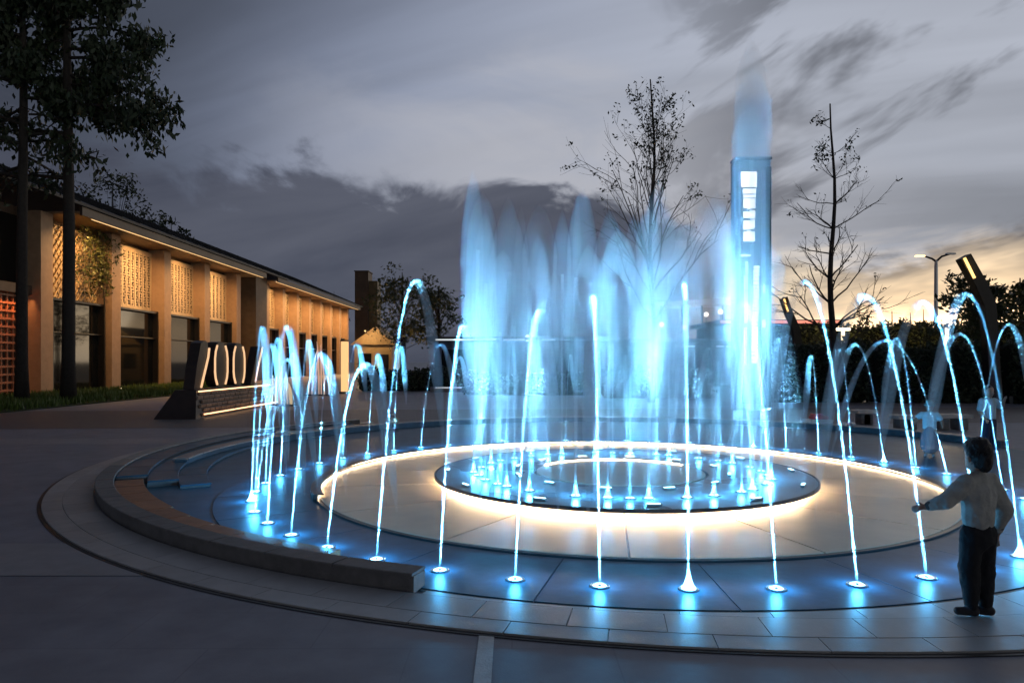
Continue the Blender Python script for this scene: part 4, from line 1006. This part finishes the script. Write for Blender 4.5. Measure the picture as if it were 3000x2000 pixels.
# --- small girl in the basin
def figure(loc, H, label, top_mat, low_mat, skirt, rz, hat=None, arms=None, hairm=M_hair):
    k = H / 1.2; t = empty('person', loc, label, 'person', rz=R(rz)); V = lambda x, y, z: Vector((x, y, z)) * k
    A = arms or [((-.14, 0, .92), (-.22, .02, .74), (-.20, .08, .60)), ((.14, 0, .92), (.22, .02, .74), (.20, .08, .60))]
    b = [(V(0, 0, .62), .09 * k, V(0, 0, .9), .09 * k, (1.2, .8)), (V(0, 0, .9), .045 * k, V(0, .01, 1.03), .04 * k), (V(0, .012, 1.05), .066 * k, V(0, .012, 1.12), .076 * k), (V(0, .1, 1.07), .011 * k, V(0, .1, 1.06), .013 * k)]
    for (s_, e, w) in A: b += [(V(*s_), .042 * k, V(*e), .035 * k), (V(*e), .035 * k, V(*w), .024 * k)]; d = V(*w) - V(*e); b += hand(V(*w), d, (0, 1, .2), k)
    for s_ in (-1, 1): b += [(V(s_ * .065, 0, .6), .07 * k, V(s_ * .068, .015, .33), .052 * k), (V(s_ * .068, .015, .33), .052 * k, V(s_ * .07, 0, .06), .034 * k)]
    capsules(b, 'body', M_skin, t, .009, 3)
    sh = [(V(0, 0, .62), .115 * k, V(0, 0, .85), .118 * k, (1.2, .85)), (V(0, 0, .85), .11 * k, V(0, 0, .92), .08 * k, (1.4, .85)), (V(-.06, 0, .925), .06 * k, V(.06, 0, .925), .06 * k)]
    for (s_, e, w) in A: sh += [(V(*s_), .062 * k, V(*s_).lerp(V(*e), .75), .06 * k)]
    capsules(sh, 'shirt', top_mat, t, .012, 4)
    if skirt: capsules([(V(0, 0, .66), .10 * k, V(0, 0, .42), .17 * k), (V(0, 0, .42), .17 * k, V(0, 0, .25), .19 * k)], 'skirt', low_mat, t, .012, 4)
    else:
        lo = [(V(0, 0, .66), .105 * k, V(0, 0, .56), .11 * k, (1.15, .9))]
        for s_ in (-1, 1): lo += [(V(s_ * .065, 0, .58), .085 * k, V(s_ * .072, .01, .3), .07 * k), (V(s_ * .072, .01, .3), .07 * k, V(s_ * .085, 0, .08), .062 * k)]
        capsules(lo, 'trousers', low_mat, t, .012, 4)
    capsules([(V(0, -.01, 1.08), .075 * k, V(0, -.005, 1.135), .08 * k), (V(0, -.05, 1.03), .05 * k, V(0, -.04, 1.1), .065 * k)], 'hair', hairm, t, .009, 3)
    if hat: capsules([(V(0, 0, 1.14), .085 * k, V(0, 0, 1.17), .08 * k), (V(0, .0, 1.125), .02 * k, V(0, .0, 1.13), .02 * k, (6, 6))], 'hat', hat, t, .010, 2)
    for s_ in (-1, 1): capsules([(V(s_ * .075, -.03, .035), .034 * k, V(s_ * .08, .09, .028), .028 * k)], 'shoe', pm('pale shoes', (.5, .5, .52), .6, var=.2), t, .009, 2)
    return t
q = at(2135, 0, 12.7); figure((q.x, q.y, .008), .98, 'small girl with sun hat, pale blue top and flared grey skirt beyond the water', pm('pale blue cotton', (.58, .76, .82), .8, var=.1, scale=10), pm('grey skirt', (.26, .28, .34), .8, var=.1), True, 150, pm('teal hat', (.18, .36, .34), .8, var=.15),
       [((-.14, 0, .92), (-.22, .03, .80), (-.24, .12, .70)), ((.14, 0, .92), (.24, .02, .84), (.27, .10, .74))])
q = at(2270, 0, 13.2); man = figure((q.x, q.y, .008), 1.25, 'standing youth in pale blue shirt and navy trousers raising a hand at the right', pm('light blue shirt', (.55, .75, .82), .8, var=.1, scale=10), pm('navy trousers', (.02, .035, .08), .8, var=.2), False, 195, None,
       [((.14, 0, .92), (.21, .02, .74), (.19, .10, .62)), ((-.14, 0, .92), (-.30, .0, .80), (-.20, .14, .95))])
q2 = q + Vector((.34, -.12, .93)); ph = MB().cbox((q2.x, q2.y, 1.0), (.07, .012, .14), .004).build('phone', M_black); tag(ph, 'small dark phone held up by the standing youth', 'phone')
